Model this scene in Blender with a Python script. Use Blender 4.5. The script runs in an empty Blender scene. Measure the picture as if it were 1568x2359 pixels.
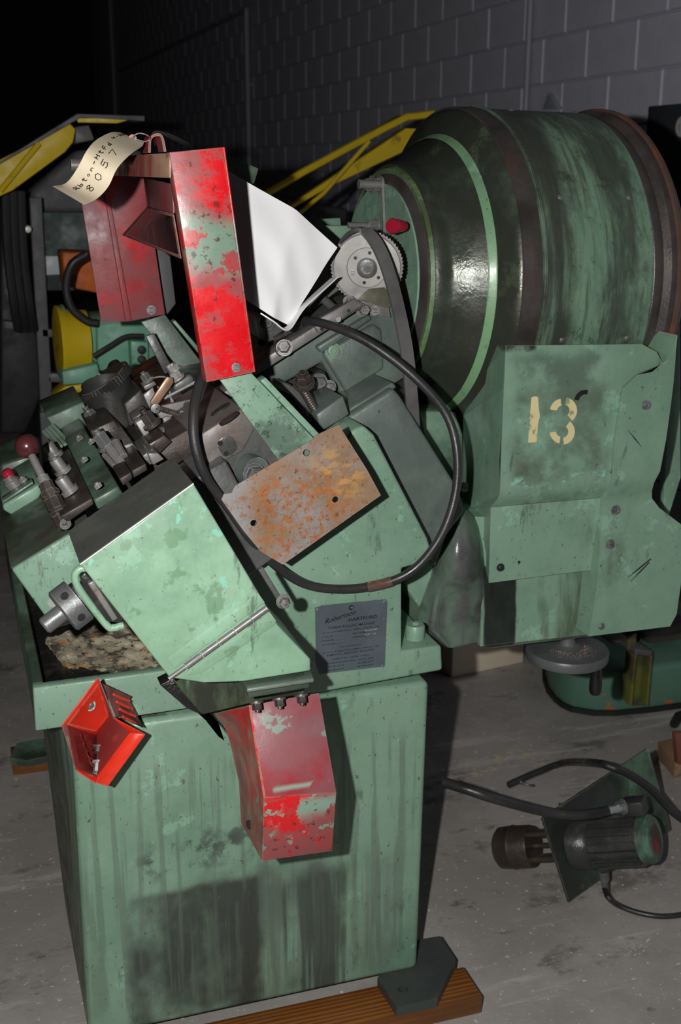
import bpy, bmesh, math, random
from mathutils import Vector, Matrix
from mathutils.geometry import tessellate_polygon
random.seed(7)
S = bpy.context.scene
COL = S.collection

# ------------------------------------------------------------------ camera
W, H, F = 1568.0, 2359.0, 2710.0
def dirv(px, py): return Vector((px-W/2, -(py-H/2), -F)).normalized()
Yd = dirv(-146, 387)
Zd = -dirv(750, 10400); Zd = (Zd - Zd.dot(Yd)*Yd).normalized()
Xd = Yd.cross(Zd)
R = Matrix((Xd, Yd, Zd))                       # camera vector -> world
CAM = Vector((0, 0, 1.6))
cd = bpy.data.cameras.new('camera'); cam = bpy.data.objects.new('camera', cd); COL.objects.link(cam)
cam.matrix_world = Matrix.Translation(CAM) @ R.to_4x4()
cd.sensor_fit = 'VERTICAL'; cd.sensor_height = 36; cd.lens = F/H*36
cd.clip_start = .02; cd.clip_end = 80
cd.dof.use_dof = True; cd.dof.focus_distance = 1.85; cd.dof.aperture_fstop = 7.1
S.camera = cam
# ------------------------------------------------------------------ light
w = bpy.data.worlds.new('world'); S.world = w; w.use_nodes = True
w.node_tree.nodes['Background'].inputs[0].default_value = (.55, .6, .7, 1)
w.node_tree.nodes['Background'].inputs[1].default_value = .034
fl = bpy.data.lights.new('camera_flash', 'SPOT'); fl.energy = 165; fl.color = (1, .985, .96)
fl.shadow_soft_size = .012; fl.spot_size = math.radians(120); fl.spot_blend = .25
fo = bpy.data.objects.new('camera_flash', fl); COL.objects.link(fo)
fo.matrix_world = Matrix.Translation(CAM + R @ Vector((-.15, .03, 0))) @ R.to_4x4()
S.view_settings.view_transform = 'Standard'; S.view_settings.look = 'None'
S.view_settings.exposure = 0; S.view_settings.gamma = 1; S.view_settings.use_curve_mapping = False

# ------------------------------------------------------------------ pixel to plane
def ray(px, py): return (R @ Vector((px-W/2, -(py-H/2), -F)))/F
def oY(px, py, y): r = ray(px, py); return CAM + r*(y/r.y)
def oX(px, py, x): r = ray(px, py); return CAM + r*(x/r.x)
def oZ(px, py, z): r = ray(px, py); return CAM + r*((z-CAM.z)/r.z)
def oP(px, py, P, n): r = ray(px, py); return CAM + r*((P-CAM).dot(n)/r.dot(n))
def proj(p):
    c = R.transposed() @ (Vector(p)-CAM); return (W/2+F*c.x/-c.z, H/2-F*c.y/-c.z)
TH = math.radians(31.3)
U = Vector((math.cos(TH), 0, math.sin(TH))); V = Vector((-math.sin(TH), 0, math.cos(TH))); Y = Vector((0, 1, 0)); X = Vector((1, 0, 0)); Z = Vector((0, 0, 1))

# ------------------------------------------------------------------ materials
def srgb(r, g, b):
    f = lambda c: (c/255/12.92 if c/255 <= .04045 else ((c/255+.055)/1.055)**2.4)
    return (f(r), f(g), f(b), 1)
def M(name, base, rough=.5, metal=0, layers=(), bump=.12, bscale=120, rvar=.15, spec=.5):
    m = bpy.data.materials.new(name); m.use_nodes = True
    nt = m.node_tree; N = nt.nodes; Lk = nt.links
    b = N['Principled BSDF']; b.inputs['Metallic'].default_value = metal
    b.inputs['Specular IOR Level'].default_value = spec
    tc = N.new('ShaderNodeTexCoord'); co = tc.outputs['Object']
    def noise(scale, sc=(1, 1, 1), detail=5, off=0, rough_=.6):
        mp = N.new('ShaderNodeMapping'); mp.inputs['Scale'].default_value = sc; mp.inputs['Location'].default_value = (off, off*.7, off*1.3)
        Lk.new(co, mp.inputs[0])
        n = N.new('ShaderNodeTexNoise'); n.inputs['Scale'].default_value = scale; n.inputs['Detail'].default_value = detail
        n.inputs['Roughness'].default_value = rough_
        Lk.new(mp.outputs[0], n.inputs['Vector']); return n.outputs['Fac']
    def rng(v, lo, hi, o0=0, o1=1):
        r = N.new('ShaderNodeMapRange'); r.interpolation_type = 'SMOOTHSTEP'
        r.inputs[1].default_value = lo; r.inputs[2].default_value = hi; r.inputs[3].default_value = o0; r.inputs[4].default_value = o1
        Lk.new(v, r.inputs[0]); return r.outputs[0]
    def mul(a, b_):
        x = N.new('ShaderNodeMath'); x.operation = 'MULTIPLY'
        for i, q in enumerate((a, b_)):
            if isinstance(q, (int, float)): x.inputs[i].default_value = q
            else: Lk.new(q, x.inputs[i])
        return x.outputs[0]
    col = None; cv = base if len(base) == 4 else (*base, 1)
    rough_in = None
    def mix(fac, c2):
        nonlocal col
        x = N.new('ShaderNodeMix'); x.data_type = 'RGBA'
        Lk.new(fac, x.inputs[0])
        if col is None: x.inputs[6].default_value = cv
        else: Lk.new(col, x.inputs[6])
        x.inputs[7].default_value = c2
        col = x.outputs[2]
    for i, L in enumerate(layers):
        k = L[0]
        if k == 'n':      # noise layer: colour, scale, stretch, lo, hi, strength
            f = mul(rng(noise(L[2], L[3], 6, i*3.7+1, L[7] if len(L) > 7 else .6), L[4], L[5]), L[6]); mix(f, L[1])
        elif k == 'nb':   # noise within a box region: colour, scale, stretch, lo, hi, strength, box(min,max), soft
            f = mul(rng(noise(L[2], L[3], 6, i*3.7+1), L[4], L[5]), L[6])
            sp = N.new('ShaderNodeSeparateXYZ')
            wob = N.new('ShaderNodeVectorMath'); wob.operation = 'ADD'
            nn = N.new('ShaderNodeTexNoise'); nn.inputs['Scale'].default_value = 14; nn.inputs['Detail'].default_value = 6; Lk.new(co, nn.inputs['Vector'])
            vm = N.new('ShaderNodeVectorMath'); vm.operation = 'MULTIPLY_ADD'; Lk.new(nn.outputs['Color'], vm.inputs[0])
            s_ = L[8]; vm.inputs[1].default_value = (s_, s_, s_); vm.inputs[2].default_value = (-s_/2,)*3
            Lk.new(co, wob.inputs[0]); Lk.new(vm.outputs[0], wob.inputs[1]); Lk.new(wob.outputs[0], sp.inputs[0])
            mn, mx = L[7]
            for a in range(3):
                if mn[a] is not None: f = mul(f, rng(sp.outputs[a], mn[a]-s_*.3, mn[a]+s_*.3))
                if mx[a] is not None: f = mul(f, rng(sp.outputs[a], mx[a]-s_*.3, mx[a]+s_*.3, 1, 0))
            mix(f, L[1])
        elif k == 'g':    # grain rings (wood)
            wv = N.new('ShaderNodeTexWave'); wv.inputs['Scale'].default_value = L[2]; wv.inputs['Distortion'].default_value = 6; wv.inputs['Detail'].default_value = 3
            wv.bands_direction = L[5]
            mp = N.new('ShaderNodeMapping'); mp.inputs['Scale'].default_value = L[3]; Lk.new(co, mp.inputs[0]); Lk.new(mp.outputs[0], wv.inputs[0])
            mix(mul(wv.outputs['Fac'], L[4]), L[1])
        elif k == 'e':    # worn edges
            bv = N.new('ShaderNodeBevel'); bv.samples = 4; bv.inputs[0].default_value = L[2]
            ge = N.new('ShaderNodeNewGeometry'); d = N.new('ShaderNodeVectorMath'); d.operation = 'DOT_PRODUCT'
            Lk.new(bv.outputs[0], d.inputs[0]); Lk.new(ge.outputs['Normal'], d.inputs[1])
            f = rng(d.outputs['Value'], .80, .97, 1, 0)
            f = mul(mul(f, rng(noise(60, (1, 1, 1), 5, 9), .36, .52)), L[3]); mix(f, L[1])
    if col is not None: Lk.new(col, b.inputs['Base Color'])
    else: b.inputs['Base Color'].default_value = cv
    Lk.new(rng(noise(18, (1, 1, 1), 6, 5), .3, .7, max(.03, rough-rvar), min(1, rough+rvar)), b.inputs['Roughness'])
    if bump:
        bp = N.new('ShaderNodeBump'); bp.inputs['Strength'].default_value = bump; bp.inputs['Distance'].default_value = .002
        Lk.new(noise(bscale, (1, 1, 1), 4, 2), bp.inputs['Height']); Lk.new(bp.outputs[0], b.inputs['Normal'])
    return m

YC = 1.86; YK = 1.92
ORG = Vector((.45, 2.2, 0))           # the thread rolling machine's base point
def bx(x0, x1, z0, z1, y0=None, y1=None):
    f = lambda v, o: None if v is None else v-o
    return ((f(x0, ORG.x), f(y0, ORG.y), f(z0, 0)), (f(x1, ORG.x), f(y1, ORG.y), f(z1, 0)))
G0 = srgb(126, 157, 136)
def pbx(px0, px1, py0, py1, y, dy=.03):
    a, b = oY(px0, py1, y), oY(px1, py0, y); return bx(a.x, b.x, a.z, b.z, y-dy, y+dy)
grime = (.018, .021, .017, 1); brown = (.05, .036, .02, 1); lightg = srgb(142, 196, 162); pale = srgb(160, 208, 180)
steelc = (.32, .31, .30, 1)
base_layers = [('n', srgb(98, 132, 110), 3.5, (1, 1, 1), .38, .66, .65, .7), ('n', brown, 6, (1, 1, .5), .56, .74, .45, .75), ('n', srgb(150, 196, 170), 12, (1, 1, 1), .60, .63, .35, .7), ('n', grime, 60, (1, 1, .7), .645, .69, .7, .75), ('n', grime, 150, (1, 1, .7), .635, .67, .7, .65), ('n', (.06, .07, .055, 1), 24, (1, 1, .25), .60, .68, .6, .75)]
def green(name, extra=(), rough=.42, base=G0, edge=True, bump=.1, metal=0):
    return M(name, base, rough, metal, base_layers+list(extra)+([('e', (.30, .28, .22, 1), .003, .8)] if edge else []), bump)
GREEN = green('green_paint')
CAB = green('green_cabinet_paint', [
    ('nb', (.12, .155, .115, 1), 26, (1, 1, .05), .42, .58, .7, pbx(560, 900, 1960, 2300, YC), .1),
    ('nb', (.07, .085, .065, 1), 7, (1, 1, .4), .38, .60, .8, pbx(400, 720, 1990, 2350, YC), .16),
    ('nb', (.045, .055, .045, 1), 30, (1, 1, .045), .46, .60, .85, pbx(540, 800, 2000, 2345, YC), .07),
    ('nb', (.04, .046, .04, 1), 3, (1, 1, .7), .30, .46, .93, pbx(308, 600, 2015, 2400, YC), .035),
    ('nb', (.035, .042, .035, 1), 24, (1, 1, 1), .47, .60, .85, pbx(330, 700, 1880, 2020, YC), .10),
    ('nb', (.10, .14, .10, 1), 40, (1, 1, .05), .52, .62, .6, pbx(310, 640, 2060, 2345, YC), .03),
    ('nb', (.10, .13, .10, 1), 50, (1, 1, .04), .50, .60, .5, pbx(210, 960, 1680, 2340, YC), .08),
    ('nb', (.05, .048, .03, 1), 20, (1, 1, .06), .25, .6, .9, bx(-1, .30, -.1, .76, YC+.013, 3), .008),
    ('n', (.10, .08, .05, 1), 90, (1, 1, .5), .65, .69, .9)])
BOXG = green('pale_green_cover_paint', [('n', srgb(95, 130, 95), 22, (1, 1, 1), .60, .64, .6), ('n', srgb(130, 205, 185), 26, (1, 1, 1), .64, .67, .6)], rough=.4, base=srgb(142, 178, 150))
DARKG = green('oily_dark_green_paint', [('n', (.025, .032, .022, 1), 5, (1, 1, 1), .25, .6, .9), ('n', (.10, .12, .06, 1), 30, (1, 1, .3), .55, .75, .4)], rough=.38)
GREYG = M('grey_green_casting', (.12, .15, .135, 1), .42, .15, [('n', (.20, .30, .23, 1), 6, (1, 1, 1), .5, .72, .6), ('n', (.045, .05, .046, 1), 11, (1, 1, 1), .5, .75, .7), ('n', grime, 60, (1, 1, 1), .66, .74, .7), ('e', (.4, .4, .38, 1), .003, .7)], .25, 160)
CAST = M('oily_grey_casting', (.14, .145, .145, 1), .4, .35, [('n', (.05, .05, .048, 1), 8, (1, 1, 1), .42, .7, .8), ('n', (.15, .09, .06, 1), 20, (1, 1, 1), .6, .75, .4), ('e', (.5, .5, .5, 1), .003, .8)], .3, 160)
STEEL = M('oily_steel', (.21, .20, .195, 1), .46, .35, [('n', (.10, .09, .085, 1), 14, (1, 1, 1), .45, .72, .8), ('n', (.14, .07, .035, 1), 30, (1, 1, 1), .6, .74, .6), ('e', (.7, .7, .7, 1), .002, .8)], .15, 200)
BRIGHT = M('bright_steel', (.42, .41, .395, 1), .46, .45, [('n', (.2, .18, .16, 1), 30, (1, 1, 1), .5, .75, .7)], .1, 200)
DSTEEL = M('dark_brown_steel', (.062, .05, .044, 1), .42, .35, [('n', (.03, .026, .024, 1), 12, (1, 1, 1), .4, .7, .8), ('n', (.14, .07, .04, 1), 26, (1, 1, 1), .6, .72, .5), ('e', (.35, .3, .26, 1), .0025, .7)], .25, 160)
BLACKM = M('black_oily_metal', (.028, .028, .028, 1), .35, .2, [('n', (.08, .07, .06, 1), 30, (1, 1, 1), .55, .75, .6)], .3, 200)
dusk = (.20, .055, .06, 1)
RED = M('scuffed_red_paint', srgb(205, 16, 26), .38, 0, [('n', (.24, .085, .085, 1), 8, (1, 1, 1), .46, .54, .8, .75), ('n', (.24, .085, .085, 1), 26, (.5, 1, 1), .53, .57, .5, .7), ('n', (.22, .33, .26, 1), 13, (1, 1, 1), .66, .665, 1, .65), ('nb', (.17, .25, .19, 1), 16, (1, 1, 1), .455, .465, 1, pbx(425, 545, 500, 625, 1.665), .05), ('nb', (.22, .33, .26, 1), 16, (1, 1, .6), .49, .50, 1, pbx(640, 775, 1830, 1900, 1.50, .06), .05), ('nb', (.22, .33, .26, 1), 40, (1, 1, 1), .57, .58, 1, pbx(600, 640, 1830, 1980, 1.50, .06), .04), ('n', (.06, .02, .02, 1), 90, (1, 1, 1), .61, .66, .8), ('e', (.24, .32, .24, 1), .0035, 1)], .1, 160, spec=.5)
REDU = M('dusty_glancing_light_guard_paint', (.23, .065, .075, 1), .5, 0, [('n', srgb(150, 24, 34), 6, (1, 1, 1), .45, .6, .7), ('nb', (.20, .27, .22, 1), 14, (1, 1, 1), .58, .60, 1, pbx(600, 775, 1640, 1830, 1.51, .09), .05), ('nb', (.25, .36, .29, 1), 14, (1, 1, 1), .40, .42, 1, pbx(630, 760, 1800, 1828, 1.49, .05), .012), ('nb', (.17, .13, .14, 1), 9, (1, 1, 1), .35, .6, .7, pbx(600, 760, 1650, 1700, 1.53, .06), .05), ('e', (.25, .34, .26, 1), .0035, 1)], .12, 200)  # guard top: dust and the greyed look of glancing light, both in the colour
REDD = M('dusty_red_paint', (.30, .05, .055, 1), .5, 0, [('n', (.21, .085, .095, 1), 7, (1, 1, 1), .40, .6, .85), ('n', srgb(200, 24, 30), 6, (1, 1, 1), .58, .66, .8), ('n', (.05, .03, .03, 1), 80, (1, 1, 1), .62, .70, .9), ('n', (.6, .5, .5, 1), 95, (1, 1, 1), .72, .75, .9), ('e', (.22, .25, .18, 1), .003, .9)], .15, 160)
ORED = M('orange_red_enamel', srgb(226, 52, 32), .38, 0, [('n', (.30, .03, .02, 1), 12, (1, 1, 1), .5, .72, .6), ('n', (.05, .02, .02, 1), 40, (1, 1, 1), .64, .70, .8), ('e', (.75, .2, .14, 1), .002, .6)], .08, 160)
RUST = M('rusty_bare_plate', (.30, .29, .29, 1), .5, .25, [('nb', srgb(142, 108, 72), 5, (1, 1, 1), .34, .56, .8, pbx(590, 1000, 900, 1400, 1.672, .2), .10), ('n', srgb(140, 100, 62), 9, (1, 1, 1), .54, .66, .5, .7), ('nb', srgb(170, 98, 34), 95, (1, 1, 1), .47, .58, .75, pbx(600, 790, 1080, 1300, 1.672, .2), .12), ('n', srgb(110, 50, 20), 120, (1, 1, 1), .60, .65, .7), ('n', srgb(150, 84, 36), 70, (1, 1, 1), .56, .64, .55), ('nb', srgb(196, 150, 84), 60, (.6, 1, 1), .48, .60, .7, pbx(730, 850, 1030, 1140, 1.672, .2), .08), ('e', (.5, .4, .3, 1), .002, .6)], .25, 200)
RUBBER = M('black_rubber', (.024, .023, .024, 1), .42, 0, [('n', (.045, .042, .04, 1), 10, (1, 1, 1), .45, .7, .7)], .15, 300)
BELT = M('grey_belt_webbing', (.105, .10, .10, 1), .55, 0, [('n', (.05, .05, .05, 1), 10, (1, 1, 1), .45, .7, .7)], .2, 300)
WHITE = M('creased_white_sheet', (.85, .85, .86, 1), .45, 0, [('n', (.56, .50, .40, 1), 9, (1, 1, 1), .58, .74, .5, .65)], .1, 14)
OILB = M('black_oil_sludge', (.012, .012, .012, 1), .22, 0, [('n', (.06, .045, .03, 1), 20, (1, 1, 1), .5, .75, .8)], .9, 140)
SCALE_ = M('cream_scaly_residue', (.62, .55, .40, 1), .75, 0, [('n', (.20, .17, .11, 1), 10, (1, 1, .6), .40, .58, .7, .7), ('n', (.05, .045, .035, 1), 14, (1, 1, 1), .52, .58, .85, .7), ('n', (.50, .22, .05, 1), 22, (1, 1, 1), .58, .64, .9), ('n', (.02, .02, .02, 1), 80, (1, 1, 1), .58, .64, .9)], 1.0, 90)
KNOB = M('dark_red_knob_plastic', (.055, .008, .010, 1), .25, 0, [('n', (.09, .035, .035, 1), 6, (1, 1, 1), .4, .7, .5)], .02)
REDK = M('red_plastic', (.33, .012, .03, 1), .3)
PLATE = M('blue_grey_nameplate', (.10, .125, .145, 1), .45, .3, [('n', (.13, .15, .17, 1), 16, (1, 1, 1), .5, .75, .6), ('n', (.4, .45, .42, 1), 70, (1, 1, 1), .70, .73, .8)], .05)
INK = M('black_lettering', (.006, .006, .008, 1), .6, bump=0)
WORN = M('worn_pale_lettering', (.35, .33, .27, 1), .6, bump=0)
CREAMP = M('cream_stencil_paint', srgb(214, 200, 150), .6, 0, [('n', (.2, .26, .18, 1), 45, (1, 1, .6), .56, .64, .9)], .1)
TAN = M('tan_steel_link', srgb(150, 122, 100), .4, .5, [('n', (.08, .05, .03, 1), 30, (1, 1, 1), .55, .72, .7), ('e', (.6, .5, .4, 1), .002, .7)], .1)
TAG = M('manila_paper', srgb(222, 208, 180), .75, 0, [('n', srgb(208, 190, 158), 14, (1, 1, 1), .45, .7, .5)], .05)
DRUM = green('oily_drum_paint', [('n', (.040, .043, .037, 1), 3.2, (1.0, .7, .7), .28, .50, .95, .65), ('n', (.05, .055, .035, 1), 26, (1, .2, .2), .45, .66, .6, .7), ('n', (.14, .18, .10, 1), 9, (1, .6, .6), .56, .66, .5, .7)], rough=.34, edge=False, bump=.35, base=srgb(104, 124, 98))
DRUM.node_tree.nodes['Principled BSDF'].inputs['Metallic'].default_value = .3
SHEETM = green('streaky_drum_sheet_paint', base=srgb(116, 144, 120), extra=[
    ('nb', (.038, .042, .038, 1), 9, (3, .3, .3), .25, .50, .95, bx(None, 1.105, None, None), .06),
    ('n', (.045, .052, .04, 1), 4, (1.6, .5, .5), .44, .60, .85, .7), ('n', (.05, .055, .04, 1), 40, (1.2, .08, .08), .48, .62, .65, .7), ('n', (.04, .045, .03, 1), 20, (1, 1, 1), .56, .68, .7, .75)], rough=.4, edge=False, bump=.15)
RIMM = M('brown_worn_steel_rim', (.10, .085, .08, 1), .42, .4, [('n', (.045, .04, .038, 1), 9, (1, 1, 1), .4, .7, .8), ('n', (.22, .07, .03, 1), 22, (1, 1, .4), .6, .75, .6)], .3, 160)
STRIPE = green('bare_green_stripe', rough=.35, base=srgb(120, 160, 118), edge=False)
STRIPE2 = green('yellowish_ring_paint', [('n', (.05, .055, .03, 1), 9, (1, 1, 1), .42, .6, .8, .7)], edge=False, base=srgb(104, 132, 84))
YEL = M('yellow_machine_paint', srgb(196, 168, 12), .5, 0, [('n', (.10, .07, .01, 1), 16, (1, 1, 1), .6, .72, .7)], .05)
BGG = M('background_green_paint', srgb(110, 165, 140), .5, 0, [('n', (.12, .22, .17, 1), 5, (1, 1, 1), .45, .7, .5), ('n', (.15, .08, .04, 1), 12, (1, 1, 1), .66, .74, .6)], .05)
BGD = M('background_dark_paint', (.035, .06, .05, 1), .6, 0, [('n', (.015, .02, .02, 1), 6, (1, 1, 1), .4, .7, .8)], .05)
BGF = M('background_grey_frame', (.10, .10, .105, 1), .6, 0, [('n', (.05, .035, .03, 1), 10, (1, 1, 1), .5, .7, .7)], .05)
BGK = M('background_blackened_metal', (.012, .012, .013, 1), .6)
ORA = M('orange_rusty_paint', srgb(190, 92, 20), .6, 0, [('n', (.08, .04, .02, 1), 14, (1, 1, 1), .5, .66, .8)], .1)
GREYB = M('dark_grey_enclosure_paint', (.05, .06, .065, 1), .5, 0)
WOOD = M('oil_stained_pine', srgb(150, 92, 38), .5, 0, [('g', srgb(84, 44, 16), 3.2, (.5, 9, 9), .75, 'Y'), ('n', (.06, .035, .015, 1), 7, (.3, 1, 1), .45, .7, .7), ('n', srgb(190, 130, 40), 6, (.4, 1, 1), .6, .75, .5)], .3, 120)
PALEW = M('pale_splintered_wood', srgb(150, 120, 92), .8, 0, [('g', srgb(90, 62, 42), 6, (1, 8, 8), .6, 'Y')], .3)
CONC = M('worn_concrete', srgb(168, 163, 158), .62, 0, [('n', srgb(148, 143, 137), 1.6, (1, 1, 1), .42, .6, .8, .7), ('n', srgb(108, 103, 96), 2.6, (1, 1.6, 1), .55, .66, .8, .75), ('n', srgb(90, 84, 76), 7, (1, 2, 1), .62, .70, .7, .7), ('n', srgb(225, 222, 216), 70, (1, 1, 1), .64, .67, .8), ('n', srgb(200, 196, 190), 3, (.6, 5, 1), .58, .66, .5, .7)], .3, 90, spec=.4)
BLOCKM = M('grey_painted_block', srgb(228, 228, 242), .5, 0, [('n', srgb(212, 212, 228), 5, (1, 1, 1), .4, .7, .6)], .35, 140)
MORT = M('grey_painted_mortar', srgb(200, 200, 214), .7, 0, bump=.3)
DARKW = M('dark_building_paint', (.03, .03, .034, 1), .8)
PIPEM = M('grey_painted_conduit', srgb(170, 176, 186), .5)
CREAMW = M('cream_wall_paint', srgb(225, 212, 188), .7)
STRAW = M('dry_straw', srgb(176, 164, 118), .8, bump=0)

# ------------------------------------------------------------------ mesh helpers
def root(name, loc, label, cat, group=None):
    o = bpy.data.objects.new(name, None); o.empty_display_size = .05; COL.objects.link(o); o.location = loc
    o['label'] = label; o['category'] = cat
    if group: o['group'] = group
    return o
def org(parent):
    p = Vector((0, 0, 0))
    while parent is not None: p = p + Vector(parent.location); parent = parent.parent
    return p
def ob(name, bm, mat, parent=None, smooth=False, bevel=0, label=None, cat=None, kind=None, group=None, origin=None, segs=2):
    o0 = org(parent)
    loc = Vector(origin)-o0 if origin is not None else Vector((0, 0, 0))
    bmesh.ops.translate(bm, verts=bm.verts, vec=-(o0+loc))
    bmesh.ops.recalc_face_normals(bm, faces=bm.faces)
    me = bpy.data.meshes.new(name); bm.to_mesh(me); bm.free()
    me.materials.append(mat)
    if smooth: me.polygons.foreach_set('use_smooth', [True]*len(me.polygons)); me.set_sharp_from_angle(angle=math.radians(38))
    o = bpy.data.objects.new(name, me); COL.objects.link(o); o.parent = parent; o.location = loc
    if bevel:
        bv = o.modifiers.new('bevel', 'BEVEL'); bv.width = bevel; bv.segments = segs; bv.limit_method = 'ANGLE'; bv.angle_limit = math.radians(35); bv.harden_normals = False
        me.polygons.foreach_set('use_smooth', [True]*len(me.polygons)); me.set_sharp_from_angle(angle=math.radians(38)) if segs < 2 else None
    if label: o['label'] = label
    if cat: o['category'] = cat
    if kind: o['kind'] = kind
    if group: o['group'] = group
    return o
def bmprism(front, back):
    """closed solid from two equal loops of points"""
    bm = bmesh.new(); n = len(front)
    a = [bm.verts.new(p) for p in front]; b = [bm.verts.new(p) for p in back]
    bm.faces.new(a); bm.faces.new(b[::-1])
    for i in range(n): bm.faces.new((a[i], b[i], b[(i+1) % n], a[(i+1) % n]))
    return bm
def pz(name, mat, pts, y0, y1, parent=None, bevel=.0015, **k):
    f = [oY(*p, y0) for p in pts]; return ob(name, bmprism(f, [Vector((q.x, y1, q.z)) for q in f]), mat, parent, bevel=bevel, **k)
def slab(name, mat, pts3, thick, parent=None, bevel=.001, **k):
    n = (pts3[1]-pts3[0]).cross(pts3[2]-pts3[0]).normalized()
    if n.dot(pts3[0]-CAM) < 0: n = -n
    return ob(name, bmprism(pts3, [p+n*thick for p in pts3]), mat, parent, bevel=bevel, **k)
def frame(d):
    d = Vector(d).normalized(); a = Vector((0, 0, 1)) if abs(d.z) < .9 else Vector((1, 0, 0))
    e = d.cross(a).normalized(); return d, e, d.cross(e)
def bmlathe(o, d, prof, n=32, caps=True, bm=None, ang=None):
    bm = bm or bmesh.new(); d, e, g = frame(d); rings = []
    for t, r in prof:
        if r < 1e-6: rings.append([bm.verts.new(o+d*t)])
        else: rings.append([bm.verts.new(o+d*t+(e*math.cos(2*math.pi*i/n)+g*math.sin(2*math.pi*i/n))*r) for i in range(n)])
    for A, B in zip(rings, rings[1:]):
        for i in range(n):
            j = (i+1) % n
            q = [A[i % len(A)], A[j % len(A)], B[j % len(B)], B[i % len(B)]]
            u_ = []
            for v_ in q:
                if v_ not in u_: u_.append(v_)
            if len(u_) > 2: bm.faces.new(u_)
    if caps:
        for Q in (rings[0], rings[-1]):
            if len(Q) > 2: bm.faces.new(Q)
    return bm
def lathe(name, mat, o, d, prof, parent=None, n=32, caps=True, smooth=True, **k): return ob(name, bmlathe(Vector(o), d, prof, n, caps), mat, parent, smooth=smooth, **k)
def spline(pts, n=8):
    P = [Vector(p) for p in pts]; P = [2*P[0]-P[1]]+P+[2*P[-1]-P[-2]]; out = []
    for i in range(1, len(P)-2):
        for j in range(n):
            t = j/n; a, b, c, d = P[i-1:i+3]
            out.append(.5*((2*b)+(c-a)*t+(2*a-5*b+4*c-d)*t*t+(3*b-a-3*c+d)*t**3))
    out.append(P[-2]); return out
def bmtube(path, r, n=12, bm=None):
    bm = bm or bmesh.new(); L = len(path); rr = r if hasattr(r, '__len__') else [r]*L
    T = [(path[min(i+1, L-1)]-path[max(i-1, 0)]).normalized() for i in range(L)]
    _, e, _ = frame(T[0]); rings = []
    for i in range(L):
        e = (e-e.dot(T[i])*T[i]).normalized(); g = T[i].cross(e)
        rings.append([bm.verts.new(path[i]+(e*math.cos(2*math.pi*k/n)+g*math.sin(2*math.pi*k/n))*rr[i]) for k in range(n)])
    for A, B in zip(rings, rings[1:]):
        for k in range(n): bm.faces.new((A[k], A[(k+1) % n], B[(k+1) % n], B[k]))
    bm.faces.new(rings[0][::-1]); bm.faces.new(rings[-1]); return bm
def tube(name, mat, pts, r, parent=None, n=12, sm=8, **k):
    return ob(name, bmtube(spline(pts, sm) if sm else [Vector(p) for p in pts], r, n), mat, parent, smooth=True, **k)
def bmbox(c, sx, sy, sz, ax=(X, Y, Z), bm=None):
    bm = bm or bmesh.new(); v = [bm.verts.new(c+ax[0]*sx*i/2+ax[1]*sy*j/2+ax[2]*sz*k/2) for i in (-1, 1) for j in (-1, 1) for k in (-1, 1)]
    for f in ((0, 1, 3, 2), (4, 6, 7, 5), (0, 4, 5, 1), (2, 3, 7, 6), (0, 2, 6, 4), (1, 5, 7, 3)): bm.faces.new([v[i] for i in f])
    return bm
def box(name, mat, c, s, parent=None, ax=(X, Y, Z), bevel=.0015, **k): return ob(name, bmbox(Vector(c), *s, ax), mat, parent, bevel=bevel, **k)
def holed(name, mat, outer, holes, nrm, thick, parent=None, bevel=0, **k):
    """flat plate with real holes; outer and holes are coplanar loops"""
    bm = bmesh.new(); loops = [outer]+holes; nrm = Vector(nrm).normalized()
    tris = tessellate_polygon([[Vector(p) for p in l] for l in loops]); flat = [p for l in loops for p in l]
    A = [bm.verts.new(p) for p in flat]; B = [bm.verts.new(p+nrm*thick) for p in flat]
    for t in tris:
        bm.faces.new([A[i] for i in t]); bm.faces.new([B[i] for i in reversed(t)])
    s = 0
    for l in loops:
        n = len(l)
        for i in range(n):
            a, b = s+i, s+(i+1) % n; bm.faces.new((A[a], A[b], B[b], B[a]))
        s += n
    return ob(name, bm, mat, parent, bevel=bevel, **k)
def circ(c, r, e, g, n=20): return [c+e*r*math.cos(2*math.pi*i/n)+g*r*math.sin(2*math.pi*i/n) for i in range(n)]
def bolt(name, o, d, r, h, parent, kind='hex', mat=None, washer=True, **k):
    """bolt head at o, pointing along d"""
    mat = mat or STEEL; bm = bmesh.new(); d = Vector(d).normalized(); o = Vector(o)
    if washer: bmlathe(o, d, [(0, r*1.35), (h*.25, r*1.35)], 20, True, bm); o = o+d*h*.25
    if kind == 'hex': bmlathe(o, d, [(0, r), (h*.85, r), (h, r*.85)], 6, True, bm); bmlathe(o+d*h, d, [(0, r*.5), (h*.35, r*.48)], 12, True, bm)
    elif kind == 'socket': bmlathe(o, d, [(0, r*.98), (h*.9, r*.98), (h, r*.88), (h, r*.5), (h*.4, r*.5)], 18, True, bm)
    elif kind == 'dome': bmlathe(o, d, [(0, r), (h*.35, r*.93), (h*.7, r*.7), (h*.95, r*.35), (h, 0)], 18, True, bm)
    elif kind == 'slot':
        _, e, g = frame(d); bmlathe(o, d, [(0, r), (h*.6, r), (h*.62, r*.9)], 18, True, bm)
        for s in (-1, 1): bmbox(o+d*h*.75+g*s*r*.5, r*1.5, r*.62, h*.35, (e, g, d), bm)
    return ob(name, bm, mat, parent, smooth=True, **k)
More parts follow.
